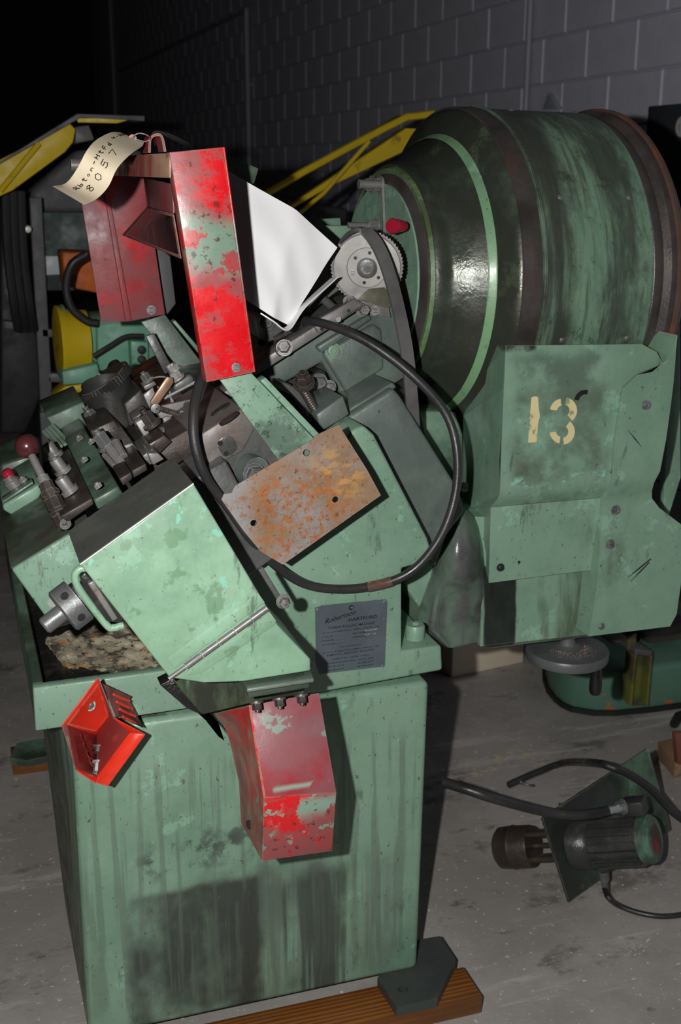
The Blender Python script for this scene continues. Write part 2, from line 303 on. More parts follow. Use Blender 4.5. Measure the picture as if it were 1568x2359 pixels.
def text(name, s, mat, origin, ux, uy, h, width=None, parent=None, depth=.0004, shear=0, font_w=0, **k):
    cu = bpy.data.curves.new(name, 'FONT'); cu.body = s; cu.size = 1; cu.extrude = 0; cu.shear = shear; cu.offset = font_w; cu.resolution_u = 3
    t = bpy.data.objects.new(name, cu); COL.objects.link(t)
    dg = bpy.context.evaluated_depsgraph_get(); dg.update()
    me = bpy.data.meshes.new_from_object(t.evaluated_get(dg)); bpy.data.objects.remove(t)
    xs = [v.co.x for v in me.vertices]; ys = [v.co.y for v in me.vertices]
    wd = max(xs)-min(xs); sx = (width/wd) if width else h/.7; sy = h/.7; x0 = min(xs); n = ux.cross(uy)
    for v in me.vertices: v.co = origin+ux*(v.co.x-x0)*sx+uy*v.co.y*sy
    bm = bmesh.new(); bm.from_mesh(me)
    r = bmesh.ops.extrude_face_region(bm, geom=bm.faces[:]); bmesh.ops.translate(bm, verts=[g for g in r['geom'] if isinstance(g, bmesh.types.BMVert)], vec=n*depth)
    return ob(name, bm, mat, parent, **k)
STROKES = {'R': [[(0, 0), (0, 1), (.5, .9), (.5, .6), (0, .5), (.6, 0)]], 'b': [[(0, 1), (0, 0), (.4, 0), (.45, .4), (0, .45)]], 't': [[(.2, 1), (.2, .1), (.4, 0)], [(0, .65), (.45, .7)]],
 'o': [[(.2, .5), (0, .25), (.2, 0), (.4, .25), (.2, .5)]], 'n': [[(0, .5), (0, 0)], [(0, .35), (.25, .5), (.4, .35), (.42, 0)]], '-': [[(.05, .4), (.45, .45)]],
 'H': [[(0, 1), (0, 0)], [(.5, 1), (.5, 0)], [(0, .5), (.5, .55)]], 'f': [[(.5, 1), (.2, 1), (.1, .8), (.1, 0)], [(0, .5), (.45, .55)]], 'd': [[(.45, 1), (.4, 0)], [(.4, .4), (.1, .45), (.05, .1), (.4, .05)]],
 '4': [[(.1, 1), (0, .5), (.5, .55)], [(.4, .9), (.35, 0)]], '5': [[(.55, 1), (.1, .95), (.05, .55), (.4, .6), (.45, .2), (.2, 0), (0, .1)]], '0': [[(.3, 1), (.05, .7), (.05, .25), (.25, 0), (.5, .3), (.5, .75), (.3, 1)]],
 '8': [[(.5, .85), (.25, 1), (.05, .8), (.45, .35), (.35, 0), (.05, .1), (.05, .3), (.5, .85)]], '7': [[(0, .9), (.55, 1), (.2, 0)]], ' ': []}

# ================================================================== SETTING
def grid_rect(x0, x1, y0, y1, z):
    bm = bmesh.new(); v = [bm.verts.new(p) for p in ((x0, y0, z), (x1, y0, z), (x1, y1, z), (x0, y1, z))]; bm.faces.new(v); 
    r = bmesh.ops.extrude_face_region(bm, geom=bm.faces[:]); bmesh.ops.translate(bm, verts=[g for g in r['geom'] if isinstance(g, bmesh.types.BMVert)], vec=(0, 0, -.1)); return bm
XW = 2.7
ob('floor', grid_rect(-6, XW+.2, -2, 22, 0), CONC, kind='structure')
ceil = ob('ceiling', grid_rect(-6, XW+.2, -2, 22, 4.6), DARKW, kind='structure')
ob('wall_back', bmbox(Vector((-1.6, 22, 2.25)), 9, .2, 4.5), DARKW, kind='structure')
ob('wall_left', bmbox(Vector((-6, 10, 2.25)), .2, 24, 4.5), DARKW, kind='structure')
wall = ob('wall_right', bmbox(Vector((XW+.11, 10, 2.25)), .2, 24, 4.49), MORT, kind='structure')
bmk = bmbox(Vector((0, 0, 0)), .02, .39, .19); bmesh.ops.bevel(bmk, geom=bmk.edges[:], offset=.004, segments=1, affect='EDGES'); 
bme = bpy.data.meshes.new('block'); bmk.to_mesh(bme); bmk.free(); bme.materials.append(BLOCKM)
cand = []; rest = []
for i in range(-9, 13):
    zc = 1.98+.2*i+.1
    for j in range(-8, 48):
        yc = 2.4+.4*j+(.2 if i % 2 else 0)+.2
        p, q = proj((XW, yc-.19, zc)), proj((XW, yc+.19, zc))
        if not (-.8 < yc < 21 and .1 < zc < 4.5): continue
        seen = yc > 2 and (-20 < p[0] < W+40 or -20 < q[0] < W+40) and -60 < p[1] < 620
        (cand if seen else rest).append((yc, zc))
cand.sort(); 
for yc, zc in cand[:300]:
    o = bpy.data.objects.new('block', bme); COL.objects.link(o); o.parent = wall; o.location = (XW+.002+random.uniform(-.0015, .0015), yc, zc)
if True:
    bm = bmesh.new()
    for yc, zc in cand[300:]+rest: bmbox(Vector((XW+.002, yc, zc)), .02, .39, .19, (X, Y, Z), bm)
    ob('distant_block', bm, BLOCKM, wall, kind='stuff')
def conduit(pts, label, r=.012):
    c = root('conduit', Vector((XW, pts[0].y, 0)), label, 'conduit', None)
    tube('pipe', PIPEM, pts, r, c, 10, 0)
    for k in range(2):
        p = pts[0].lerp(pts[1], .35+.4*k); box('strap', PIPEM, p+Vector((.014, 0, 0)), (.04, .05, .02), c)
cx_ = lambda px, py: oX(px, py, XW-.045)
a = cx_(1221, 10); conduit([Vector((a.x, a.y, 4.5)), Vector((a.x, a.y, .3))], 'grey vertical conduit on the block wall above the green drum', .013)
a = cx_(256, 60); conduit([Vector((a.x, a.y, 4.5)), Vector((a.x, a.y, .3))], 'far dark vertical conduit on the wall above the yellow rail', .03)
a = cx_(568, 40); b = cx_(275, 165)
conduit([Vector((a.x, a.y, .5)), Vector((a.x, a.y, cx_(568, 24).z)), b], 'dark conduit bending from the wall top down at mid wall', .02)

# ================================================================== MACHINE
mc = root('thread_rolling_machine', ORG, 'oily green thread rolling machine with tilted head and big barrel hopper, on timber', 'machine')
# cabinet -----------------------------------------------------------
fTL = oY(160, 1600, YC); fTR = oY(990, 1570, YC); zb = oY(860, 2254, YC).z; fBL = Vector((oY(203, 2359, YC).x, YC, zb)); fBR = oY(962, 2232, YC); fBR.z = zb
bTL = oY(85, 1640, 2.28); bBL = oZ(150, 2085, .06); fTL.z = fTR.z = bTL.z = fTR.z
bBL.y = 2.28
front = [fBL, fBR, fTR, fTL]; back = [Vector((bBL.x, 2.28, zb)), Vector((fBR.x, 2.28, zb)), Vector((fTR.x, 2.28, fTR.z)), Vector((bTL.x, 2.28, fTR.z))]
ob('cabinet', bmprism(front, back), CAB, mc, bevel=.012, segs=3)
# tray: front lip, side, floor
YL = 1.835
lip = [(76, 1586), (380, 1541), (560, 1560), (560, 1622), (460, 1641), (82, 1685)]
pz('tray_front_wall', GREEN, [(76, 1586), (365, 1547), (600, 1515), (600, 1608), (82, 1685)], YL, YL+.022, mc, .003)
tl = oY(76, 1586, YL); tb = oY(82, 1684, YL)
def yz(x, y, z): return Vector((x, y, z))
ob('tray_side_wall', bmprism([yz(tl.x, YL+.0225, tb.z), yz(tl.x+.018, YL+.0225, tb.z), yz(tl.x+.018, YL+.0225, tl.z), yz(tl.x, YL+.0225, tl.z)], [yz(tl.x, 2.75, tb.z), yz(tl.x+.018, 2.75, tb.z), yz(tl.x+.018, 2.75, tl.z), yz(tl.x, 2.75, tl.z)]), DARKG, mc, bevel=.003)
box('tray_back_wall', DARKG, (tl.x+.4, 2.74, (tl.z+tb.z)/2), (.8, .018, tl.z-tb.z), mc)
box('tray_floor', OILB, (tl.x+.36, 2.29, tb.z+.03), (.70, .88, .02), mc)
# scaly residue: a lumpy crust lying on the sloping tray bottom
bm = bmesh.new(); rows = []
Q = [(108, 1466), (232, 1434), (330, 1560), (175, 1560)]
C4 = [oZ(104, 1470, tl.z-.02), oZ(290, 1420, tl.z-.02), Vector((.335, YL+.03, tb.z+.045)), Vector((.165, YL+.035, tb.z+.045))]
n = 26
for i in range(n+1):
    row = []
    for j in range(n+1):
        u_, v_ = i/n, j/n; p = C4[0].lerp(C4[1], u_).lerp(C4[3].lerp(C4[2], u_), v_)
        row.append(bm.verts.new(p+Vector((0, 0, random.uniform(-.003, .003)))))
    rows.append(row)
for i in range(n):
    for j in range(n): bm.faces.new((rows[i][j], rows[i+1][j], rows[i+1][j+1], rows[i][j+1]))
r = bmesh.ops.extrude_face_region(bm, geom=bm.faces[:]); bmesh.ops.translate(bm, verts=[g for g in r['geom'] if isinstance(g, bmesh.types.BMVert)], vec=(0, 0.004, -.012))
ob('residue_crust', bm, SCALE_, mc, smooth=True, label='cream scaly crust in the tray')
ob('oil_sludge', bmlathe(Vector((.165, YL+.10, tb.z+.04)), (0, 0, 1), [(0, .06), (.006, .05), (.009, .03), (.010, 0)], 24), OILB, mc, smooth=True)

# tilted head: blocks with depth --------------------------------------
pz('head_block', GREEN, [(26, 1312), (205, 1203), (295, 1400), (125, 1450)], 1.73, 2.05, mc, .004)
pz('head_bed', CAST, [(250, 1220), (520, 1060), (640, 1280), (420, 1440)], 1.75, 2.55, mc, .004)
sl = [(560, 1250), (800, 1010), (812, 990), (838, 980), (862, 1002), (985, 1240), (1000, 1290), (926, 1310), (926, 1500), (1017, 1487), (1020, 1545), (742, 1596), (560, 1618), (430, 1500)]
pz('head_side_slab', GREEN, sl, YL, YL+.26, mc, .006, segs=3)
# ledge & boss
zl = oY(1017, 1500, YL).z
boss = oY(955, 1493, YL+.05)
bz = root  # (kept simple: boss is a lathe)
lathe('boss', GREEN, Vector((boss.x, YL+.05, zl-.005)), (0, 0, 1), [(0, .024), (.012, .024), (.015, .018), (.040, .018), (.043, .016), (.043, .008), (.036, .008)], mc, 24)
# sloping grey arm
pz('inclined_arm', GREYG, [(790, 1010), (800, 960), (890, 905), (905, 893), (922, 912), (1060, 1132), (1072, 1180), (1030, 1235), (1004, 1310), (985, 1290), (850, 1000)], 1.93, 2.25, mc, .008, segs=3)
# hinged cover box ------------------------------------------------------
YB, YB2 = 1.52, 1.675
cov = pz('hinged_cover', BOXG, [(185, 1301), (446, 1115), (640, 1440), (716, 1520), (716, 1546), (560, 1571), (470, 1574), (391, 1562)], YB, YB2, mc, .003)
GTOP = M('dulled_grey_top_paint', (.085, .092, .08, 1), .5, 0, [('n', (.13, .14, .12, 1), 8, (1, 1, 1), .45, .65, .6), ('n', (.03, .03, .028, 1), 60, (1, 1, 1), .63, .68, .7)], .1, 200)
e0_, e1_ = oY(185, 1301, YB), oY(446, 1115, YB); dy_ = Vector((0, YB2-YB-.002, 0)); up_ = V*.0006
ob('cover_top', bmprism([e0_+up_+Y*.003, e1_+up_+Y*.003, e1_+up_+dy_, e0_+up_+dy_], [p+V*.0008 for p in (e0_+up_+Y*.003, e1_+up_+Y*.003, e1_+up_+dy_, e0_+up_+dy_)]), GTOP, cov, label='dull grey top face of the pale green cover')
tube('worn_edge', M('bare_worn_metal', (.42, .40, .35, 1), .4, .3, bump=0), [e0_+Y*.001, e1_+Y*.001], .0011, cov, 8, 0)
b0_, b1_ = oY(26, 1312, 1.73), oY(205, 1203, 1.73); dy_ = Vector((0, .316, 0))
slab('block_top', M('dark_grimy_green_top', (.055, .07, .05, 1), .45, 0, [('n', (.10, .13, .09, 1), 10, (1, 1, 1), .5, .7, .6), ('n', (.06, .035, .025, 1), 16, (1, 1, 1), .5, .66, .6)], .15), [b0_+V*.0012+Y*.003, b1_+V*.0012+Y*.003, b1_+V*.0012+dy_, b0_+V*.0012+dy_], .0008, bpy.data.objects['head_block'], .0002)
hu = (oY(612, 1400, YB)-oY(392, 1563, YB)).normalized(); hv = Vector((-hu.z, 0, hu.x))
slab('hinge_leaf', BOXG, [oY(*p, YB-.0022) for p in ((384, 1516), (594, 1366), (610, 1388), (402, 1541))], .002, cov, .0006)
slab('hinge_leaf', BOXG, [oY(*p, YB-.0022) for p in ((420, 1558), (622, 1411), (636, 1430), (632, 1440), (466, 1549), (430, 1556))], .002, cov, .0006)
h0, h1 = oY(388, 1564, YB-.006), oY(616, 1400, YB-.006)
for k in range(6):
    a, b = h0.lerp(h1, k/6+.004), h0.lerp(h1, (k+1)/6-.004)
    lathe('hinge_knuckle', STEEL, a, b-a, [(0, .0032 if k == 0 else .0046), ((b-a).length, .0032 if k == 0 else .0046)], cov, 12)
# thin rod on the right edge of the cover
rod = [oY(*p, YB+.03) for p in ((600, 1310), (640, 1375), (652, 1392))]
tube('rod', CAST, rod, .004, cov, 8, 0); bolt('nut', oY(652, 1385, YB+.02), -Y, .008, .01, cov)
# recessed loop handle on the cover's left edge
lp = [(262, 1446), (238, 1440), (180, 1350), (170, 1325), (180, 1310), (200, 1312)]
tube('loop_handle', BOXG, [oY(*p, YB+.05) for p in [(200, 1308), (182, 1312), (173, 1330), (186, 1362), (244, 1438), (262, 1446), (284, 1440)]], .0055, cov, 10)
pz('handle_pocket', BLACKM, [(196, 1318), (184, 1330), (192, 1356), (246, 1432), (280, 1436), (290, 1420)], YB+.045, YB+.09, cov, .002)
pz('latch_bar', STEEL, [(202, 1345), (216, 1338), (272, 1425), (260, 1432)], YB+.038, YB+.05, cov)
# collar with pin holes on a stub shaft
ca = (-U+Vector((0, -.16, 0))).normalized(); co_ = oY(160, 1398, 1.60)
col = lathe('collar', CAST, co_-ca*.018, ca, [(0, .020), (.002, .034), (.028, .034), (.031, .030)], mc, 32)
lathe('stub_shaft', CAST, co_-ca*.08, ca, [(0, .02), (.065, .02)], mc, 24)
lathe('shaft_end', CAST, co_, ca, [(0, .013), (.042, .013), (.045, .010)], mc, 20)
_, e_, g_ = frame(ca)
for q in ((140, 1368), (176, 1428)):
    p = oY(*q, 1.57); d = (p-(co_-ca*.003)); d = (d-d.dot(ca)*ca).normalized(); lathe('pin_hole', BLACKM, co_-ca*.003+d*.0335, d, [(0, .006), (.001, .006)], col, 14)
lathe('nut', BRIGHT, oY(124, 1383, 1.66), (-.3, -1, 0), [(0, .008), (.01, .008)], mc, 6, smooth=False)
# lower brackets under the hinge
pz('splash_bracket', M('mottled_black_green', (.06, .085, .05, 1), .4, 0, [('n', (.018, .02, .014, 1), 16, (1, 1, .35), .42, .6, .85, .7), ('n', (.14, .24, .17, 1), 30, (1, .6, .15), .58, .68, .6, .7)], .15), [(395, 1560), (720, 1528), (700, 1600), (590, 1618), (466, 1648), (415, 1590)], 1.60, 1.625, mc, .003)
pz('greasy_flange', OILB, [(368, 1578), (400, 1562), (470, 1640), (505, 1695), (512, 1700), (500, 1665), (430, 1632)], 1.63, 1.66, mc, .002)
pz('clamp_block', DARKG, [(570, 1588), (712, 1566), (714, 1586), (572, 1610)], 1.51, 1.60, mc, .003)
cap = [oY(568, 1586, 1.495), oY(722, 1562, 1.495), oY(712, 1532, 1.60), oY(562, 1554, 1.60)]
slab('clamp_cap', M('olive_cap_paint', (.12, .15, .12, 1), .45, 0, [('n', (.08, .06, .05, 1), 20, (1, 1, 1), .55, .68, .7), ('e', (.3, .2, .14, 1), .002, .8)]), cap, .006, mc, .0015)
for q in ((590, 1616), (642, 1608), (693, 1600)): bolt('bolt', oY(*q, 1.515), (0, -.5, -1), .0075, .010, mc, 'hex', DSTEEL)
# lower red guard: bent sheet channel
def sheet(name, mat, pts3, t, parent, bevel=.0012, **k): return slab(name, mat, pts3, t, parent, bevel, **k)
A = [oY(572, 1625, 1.54), oY(735, 1596, 1.54), oY(775, 1826, 1.49), oY(607, 1838, 1.49)]
lg = root; gd = sheet('lower_guard', REDU, A, .003, mc)
sheet('guard_toe', RED, [A[3], A[2], oY(765, 1961, 1.53), oY(604, 1984, 1.53)], .003, gd)
zq = [oY(572, 1625, 1.54), oY(607, 1838, 1.49), oY(604, 1984, 1.53), oY(555, 1895, 1.72), oY(550, 1800, 1.72), oY(532, 1720, 1.72), oY(520, 1680, 1.71), oY(490, 1644, 1.70)]
bm = bmesh.new(); vs = [bm.verts.new(p) for p in zq]
for t in ((0, 1, 4, 5), (1, 2, 3, 4), (0, 5, 6), (0, 6, 7)): bm.faces.new([vs[i] for i in t])
r = bmesh.ops.extrude_face_region(bm, geom=bm.faces[:]); bmesh.ops.translate(bm, verts=[g for g in r['geom'] if isinstance(g, bmesh.types.BMVert)], vec=(.003, 0, 0))
ob('guard_flank', bm, RED, gd)
for q in ((614, 1655), (694, 1640)): bolt('screw', oY(*q, 1.537), -Y, .0052, .004, gd, 'dome', BRIGHT, False)
# vertical strip seen at flank hole
lathe('slot_hole', BLACKM, oY(575, 1900, 1.63), (-.9, -.35, 0), [(0, .008), (.002, .008)], gd, 12)

# die area ---------------------------------------------------------------
gp = pz('guide_plate', DARKG, [(215, 1151), (272, 1119), (285, 1140), (226, 1175)], 1.70, 2.22, mc, .003)
pz('guide_plate_riser', DARKG, [(107, 962), (192, 925), (215, 975), (150, 1030)], 2.22, 2.40, gp, .003)
for k in range(4):
    a = oY(101+k*7, 994-k*5, 2.2); b = oY(132+k*9, 1032-k*4, 2.12)
    tube('rib', GREEN, [a, b], .0035, gp, 6, 0)
bp_ = pz('die_holder_plate', DSTEEL, [(138, 1190), (212, 1147), (216, 1162), (157, 1203)], 1.695, 2.03, mc, .002)
P0 = oY(138, 1190, 1.695); 
def onV(px, py, lift=0): return oP(px, py, P0+V*lift, V)
for q in ((130, 1052), (148, 1088), (163, 1133)):
    bolt('socket_bolt', onV(q[0], q[1]), V, .0105, .022, bp_, 'socket', STEEL)
for q in ((197, 1062), (228, 1122), (213, 1020), (185, 1012)): bolt('screw', onV(*q, .004), V, .006, .006, gp, 'hex', STEEL, False)
P1 = oY(274, 1103, 1.72)
dh = pz('die_slide', DSTEEL, [(274, 1103), (302, 1087), (306, 1103), (284, 1120)], 1.72, 2.06, mc, .002)
pz('die_jaw', DSTEEL, [(303, 1084), (336, 1067), (340, 1083), (308, 1102)], 1.72, 1.85, dh, .002)
pz('die_jaw', STEEL, [(284, 1027), (305, 1019), (326, 1047), (304, 1057)], 1.85, 2.1, dh, .002)
pz('slide_back', DSTEEL, [(208, 992), (262, 968), (303, 1016), (286, 1026), (262, 1050), (230, 1040)], 1.97, 2.12, dh, .002)
def onD(px, py, lift=0): return oP(px, py, P1+V*lift, V)
bolt('adjuster_nut', onD(248, 1030, .012), V, .012, .022, dh, 'hex', CAST)
bolt('adjuster_nut', onD(224, 978), V, .012, .024, dh, 'hex', CAST); lathe('stud', STEEL, onD(222, 978), V, [(0, .004), (.035, .004), (.042, .001)], dh, 10)
for (a, b, w_) in (((250, 1030), (282, 1070), .011), ((266, 1018), (284, 1052), .009), ((240, 1048), (264, 1074), .006)):
    tube('push_pin', STEEL, [oY(*a, 1.83), oY(*b, 1.80)], w_*.75, dh, 8, 0)
pz('die_block', CAST, [(328, 1050), (352, 1033), (362, 1060), (342, 1075)], 1.80, 1.9, dh, .0015)
pz('die_block', STEEL, [(340, 1044), (364, 1044), (378, 1058), (352, 1072)], 1.78, 1.84, dh, .0015)
# slotted rail plane in the middle
pz('slotted_rail', DSTEEL, [(310, 1060), (480, 962), (496, 985), (520, 1040), (360, 1130)], 1.86, 2.26, mc, .003)
pz('guide_bracket', DSTEEL, [(330, 1030), (378, 1002), (396, 1018), (355, 1058)], 1.84, 1.90, mc, .002)
# steel die casting with oval slots
dc = pz('die_casting', CAST, [(455, 1022), (562, 953), (585, 975), (620, 968), (650, 1000), (700, 1080), (600, 1140), (520, 1150), (490, 1090)], 1.79, 2.0, mc, .003)
cap_ = pz('die_head', M('brownish_machined_steel', (.17, .15, .14, 1), .5, .25, [('n', (.13, .085, .065, 1), 14, (1, 1, 1), .5, .66, .7, .7), ('e', (.4, .36, .33, 1), .002, .7)], .1), [(450, 1008), (558, 940), (588, 985), (560, 1040), (500, 1072), (470, 1070)], 1.785, 2.06, dc, .003)
cc = oY(524, 1028, 1.784)
lathe('round_plug', CAST, cc, -Y, [(0, .0165), (.0012, .0165), (.0015, .0155)], dc, 32)
for q in ((507, 1021), (521, 1045)): lathe('plug_hole', BLACKM, oY(*q, 1.7815), -Y, [(0, .0042), (.0004, .0042)], dc, 14)
nT = V; P2 = oY(450, 1008, 1.785)
for q in ((506, 941), (526, 962)):
    c = oP(*q, P2+V*.0012, V); e1 = U; bm = bmesh.new()
    pts = [c+U*(.018*math.cos(t)*1.0)+Y*(.0105*math.sin(t)) for t in [2*math.pi*i/24 for i in range(24)]]
    ob('oval_slot', bmprism(pts, [p-V*.003 for p in pts]), BLACKM, dc)
pz('rusty_shim', RUST, [(477, 925), (560, 880), (566, 902), (477, 948)], 2.04, 2.10, mc, .001)
lathe('washer', RUST, oY(625, 997, 1.785), -Y, [(0, .017), (.003, .017)], dc, 24); bolt('bolt', oY(632, 991, 1.78), -Y, .006, .006, dc)
lathe('nut_boss', GREYG, oY(572, 1080, 1.79), (.25, -1, .1), [(0, .026), (.03, .022)], dc, 24)
bolt('large_nut', oY(583, 1093, 1.745), (.15, -1, .1), .014, .014, dc, 'hex', CAST)
# main body mass behind the front casting
pz('inner_body', BLACKM, [(330, 985), (470, 905), (600, 880), (800, 760), (960, 900), (1000, 1100), (900, 1230), (700, 1250), (470, 1160)], 2.10, 2.6, mc, .004)
# thickness adjusting arc & spanner-like bolt in the dark gap
tube('curved_lever', CAST, [oY(*p, 1.95) for p in ((625, 880), (675, 905), (705, 955), (722, 1015))], .009, mc, 8)
rb = bolt('square_bolt', oY(700, 885, 1.93), (-.25, -.5, .8), .014, .018, mc, 'hex', DSTEEL); lathe('threaded_shank', DSTEEL, oY(695, 893, 1.93), oY(738, 965, 1.93)-oY(695, 893, 1.93), [(i*.0022, .0075+(.0009 if i % 2 else 0)) for i in range(30)], mc, 12)
# feed track casting and rail -------------------------------------------------
tr = pz('feed_casting', GREYG, [(590, 855), (735, 745), (845, 705), (925, 700), (950, 860), (880, 905), (800, 935), (742, 835), (660, 880), (640, 900)], 2.06, 2.32, mc, .006)
pz('cast_rib', GREYG, [(728, 800), (850, 725), (858, 735), (742, 815)], 2.045, 2.07, tr, .004)
pz('cast_panel', GREYG, [(742, 815), (862, 745), (880, 760), (885, 850), (798, 905)], 2.05, 2.09, tr, .006)
pz('mounting_block', GREYG, [(728, 955), (790, 912), (805, 955), (740, 995)], 1.90, 2.05, tr, .003)
pz('cast_ledge', GREYG, [(735, 985), (905, 880), (915, 893), (800, 960), (745, 1005)], 1.95, 2.10, tr, .004)
pz('nut_cluster', DSTEEL, [(722, 872), (748, 855), (770, 905), (742, 925)], 2.02, 2.1, tr, .003)
bolt('bolt', oY(733, 880, 2.02), -Y, .012, .012, tr, 'hex', CAST); bolt('bolt', oY(757, 892, 2.02), -Y, .01, .01, tr, 'hex', STEEL)
rail = pz('feed_rail', STEEL, [(583, 842), (822, 690), (842, 703), (590, 866)], 2.0, 2.05, mc, .002)
pz('rail_plate', STEEL, [(735, 735), (815, 690), (835, 703), (735, 768), (725, 752)], 1.985, 2.0, rail, .001)
bolt('rail_bolt', oY(655, 802, 2.0), (-.35, -1, .35), .011, .016, rail, 'hex', STEEL)
pz('bolt_slot', BLACKM, [(634, 812), (640, 800), (668, 788), (672, 800), (645, 822)], 1.998, 2.003, rail, .0005)
for q, r_ in (((777, 735), .0055),): lathe('pin', BRIGHT, oY(*q, 1.985), -Y, [(0, r_), (.006, r_*.9)], rail, 14)
for q in ((803, 716), (741, 758)): lathe('rail_hole', BLACKM, oY(*q, 1.9848), -Y, [(0, .0032), (.0006, .0032)], rail, 12)
bolt('recessed_socket_bolt', oY(765, 807, 2.05), -Y, .011, .008, tr, 'socket', GREEN)
pz('upper_rail', STEEL, [(640, 745), (770, 655), (782, 668), (690, 735), (700, 748), (652, 775)], 2.12, 2.16, mc, .002)
pz('rail_bracket', CAST, [(610, 735), (648, 745), (660, 770), (615, 790)], 2.03, 2.2, mc, .002)
pz('rail_bracket', DSTEEL, [(625, 775), (690, 735), (700, 752), (632, 790)], 2.03, 2.2, mc, .002)
bolt('bolt', oY(613, 742, 2.03), -Y, .01, .01, mc, 'hex', CAST); lathe('roller', CAST, oY(745, 690, 2.1), (.4, -1, -.5), [(0, .008), (.06, .008)], mc, 14)
bolt('bolt', oY(834, 712, 2.03), -Y, .010, .014, mc, 'hex', STEEL); bolt('bolt', oY(802, 694, 2.03), -Y, .008, .01, mc, 'hex', STEEL)
pz('chute_bracket', STEEL, [(820, 690), (895, 705), (900, 732), (822, 715)], 2.04, 2.07, mc, .001)
bolt('bolt', oY(862, 715, 2.04), -Y, .007, .006, mc, 'slot', STEEL)
fan = [oY(*p, 2.03) for p in ((825, 688), (850, 665), (885, 662), (905, 685), (910, 708), (885, 708))]
slab('deflector_plate', M('bronze_green_plate', (.17, .17, .12, 1), .35, .5, [('n', (.08, .07, .05, 1), 8, (1, 1, 1), .4, .7, .7)]), fan, .002, mc, .0005)

# toothed wheel -----------------------------------------------------------------
wc = oY(845, 616, 2.05); wd = Vector((-.38, -1, -.16)).normalized(); rw = .0665
_, e_, g_ = frame(wd); bm = bmesh.new(); nt_ = 60; lo = []
for i in range(nt_*2):
    t = math.pi*i/nt_; r_ = rw if i % 2 else rw*.955; lo.append(wc+e_*r_*math.cos(t)+g_*r_*math.sin(t))
WH = M('lathe_turned_steel', (.36, .35, .33, 1), .5, .5, [('n', (.16, .14, .12, 1), 7, (1, 1, 1), .5, .66, .7)], .06, 40)
wheel = ob('toothed_wheel', bmprism(lo, [p-wd*.012 for p in lo]), STEEL, mc)
lathe('wheel_face', WH, wc, wd, [(0, .061), (.003, .060), (.004, .037), (.0025, .0355), (.0025, .02)], wheel, 48)
lathe('hub', CAST, wc, wd, [(0, .0185), (.009, .0185), (.0105, .0165), (.0105, .009), (.0125, .0085), (.0125, 0)], wheel, 28)
for i in range(6):
    t = math.radians(20+60*i); p = wc+e_*.0275*math.cos(t)+g_*.0275*math.sin(t)+wd*.003
    if i % 3: lathe('wheel_hole', BLACKM, p, wd, [(0, .0032), (.0006, .0032)], wheel, 12)
    else: bolt('screw', p, wd, .0058, .0035, wheel, 'slot', STEEL, False)
# belt --------------------------------------------------------------------------
def ribbon(name, mat, path, wvec, width, t, parent, **k):
    P = spline(path, 8); bm = bmesh.new(); R_ = []
    for i, p in enumerate(P):
        T = (P[min(i+1, len(P)-1)]-P[max(i-1, 0)]).normalized(); wv = wvec(i/(len(P)-1)); wv = (wv-wv.dot(T)*T).normalized(); nn = T.cross(wv)
        R_.append([bm.verts.new(p+wv*a*width/2+nn*b*t/2) for a, b in ((-1, -1), (1, -1), (1, 1), (-1, 1))])
    for A_, B_ in zip(R_, R_[1:]):
        for q in range(4): bm.faces.new((A_[q], A_[(q+1) % 4], B_[(q+1) % 4], B_[q]))
    bm.faces.new(R_[0]); bm.faces.new(R_[-1][::-1]); return ob(name, bm, mat, parent, smooth=False, **k)
bpth = [oY(*p, y_) for p, y_ in (((781, 585), 2.10), ((795, 550), 2.06), ((825, 529), 2.0), ((855, 545), 1.98), ((885, 600), 1.97), ((912, 690), 1.96), ((935, 800), 1.95), ((946, 900), 1.95), ((952, 985), 1.97))]
ribbon('belt', BELT, bpth, lambda t: Vector((1, .25-.2*t, .0)) if t > .3 else Vector((.55, .8, 0)), .0235, .006, mc)

# small mechanism on the head ---------------------------------------------------
me_ = pz('trip_bracket', STEEL, [(330, 910), (352, 892), (368, 935), (385, 962), (362, 972), (340, 932)], 2.02, 2.03, mc, .001)
pz('trip_plate', STEEL, [(358, 940), (372, 935), (440, 920), (432, 955), (395, 990), (378, 985)], 1.985, 1.995, me_, .001)
pz('tan_link', TAN, [(346, 925), (384, 868), (398, 870), (400, 882), (362, 935), (350, 934)], 1.96, 1.966, me_, .001)
lathe('pivot_bolt', STEEL, oY(356, 938, 1.965), -Y, [(0, .008), (.012, .008), (.013, .005)], me_, 14)
sp0, sp1 = oY(360, 939, 1.955), oY(412, 955, 1.955); ts = []
for i in range(15*10+1):
    t = i/150; _, e1, g1 = frame(sp1-sp0); ts.append(sp0.lerp(sp1, t)+(e1*math.cos(i*.628)+g1*math.sin(i*.628))*.0042)
ob('spring', bmtube(ts, .0011, 5), DSTEEL, me_, smooth=True)
tube('spring_hook', STEEL, [oY(*p, 1.955) for p in ((412, 955), (418, 948), (430, 953), (432, 962))], .0011, me_, 6)
pz('clamp_pad', STEEL, [(330, 890), (355, 878), (361, 886), (335, 900)], 2.02, 2.06, me_, .0015)
bolt('bolt', oY(341, 878, 2.03), V, .009, .012, me_, 'hex', CAST)
tube('wire_clip', STEEL, [oY(*p, 2.0) for p in ((345, 872), (372, 868), (384, 876), (396, 930), (402, 942), (396, 920), (372, 900), (362, 890))], .0016, me_, 6)
u2 = pz('bearing_arm', CAST, [(400, 885), (436, 862), (446, 868), (448, 884), (412, 905), (398, 898)], 2.0, 2.03, me_, .004)
bolt('stud_nut', oY(410, 873, 1.99), V, .010, .012, me_, 'hex', BRIGHT); lathe('stud', BRIGHT, oY(411, 872, 1.99), V*.9+Vector((-.1, 0, 0)), [(0, .005), (.03, .005)], me_, 10)
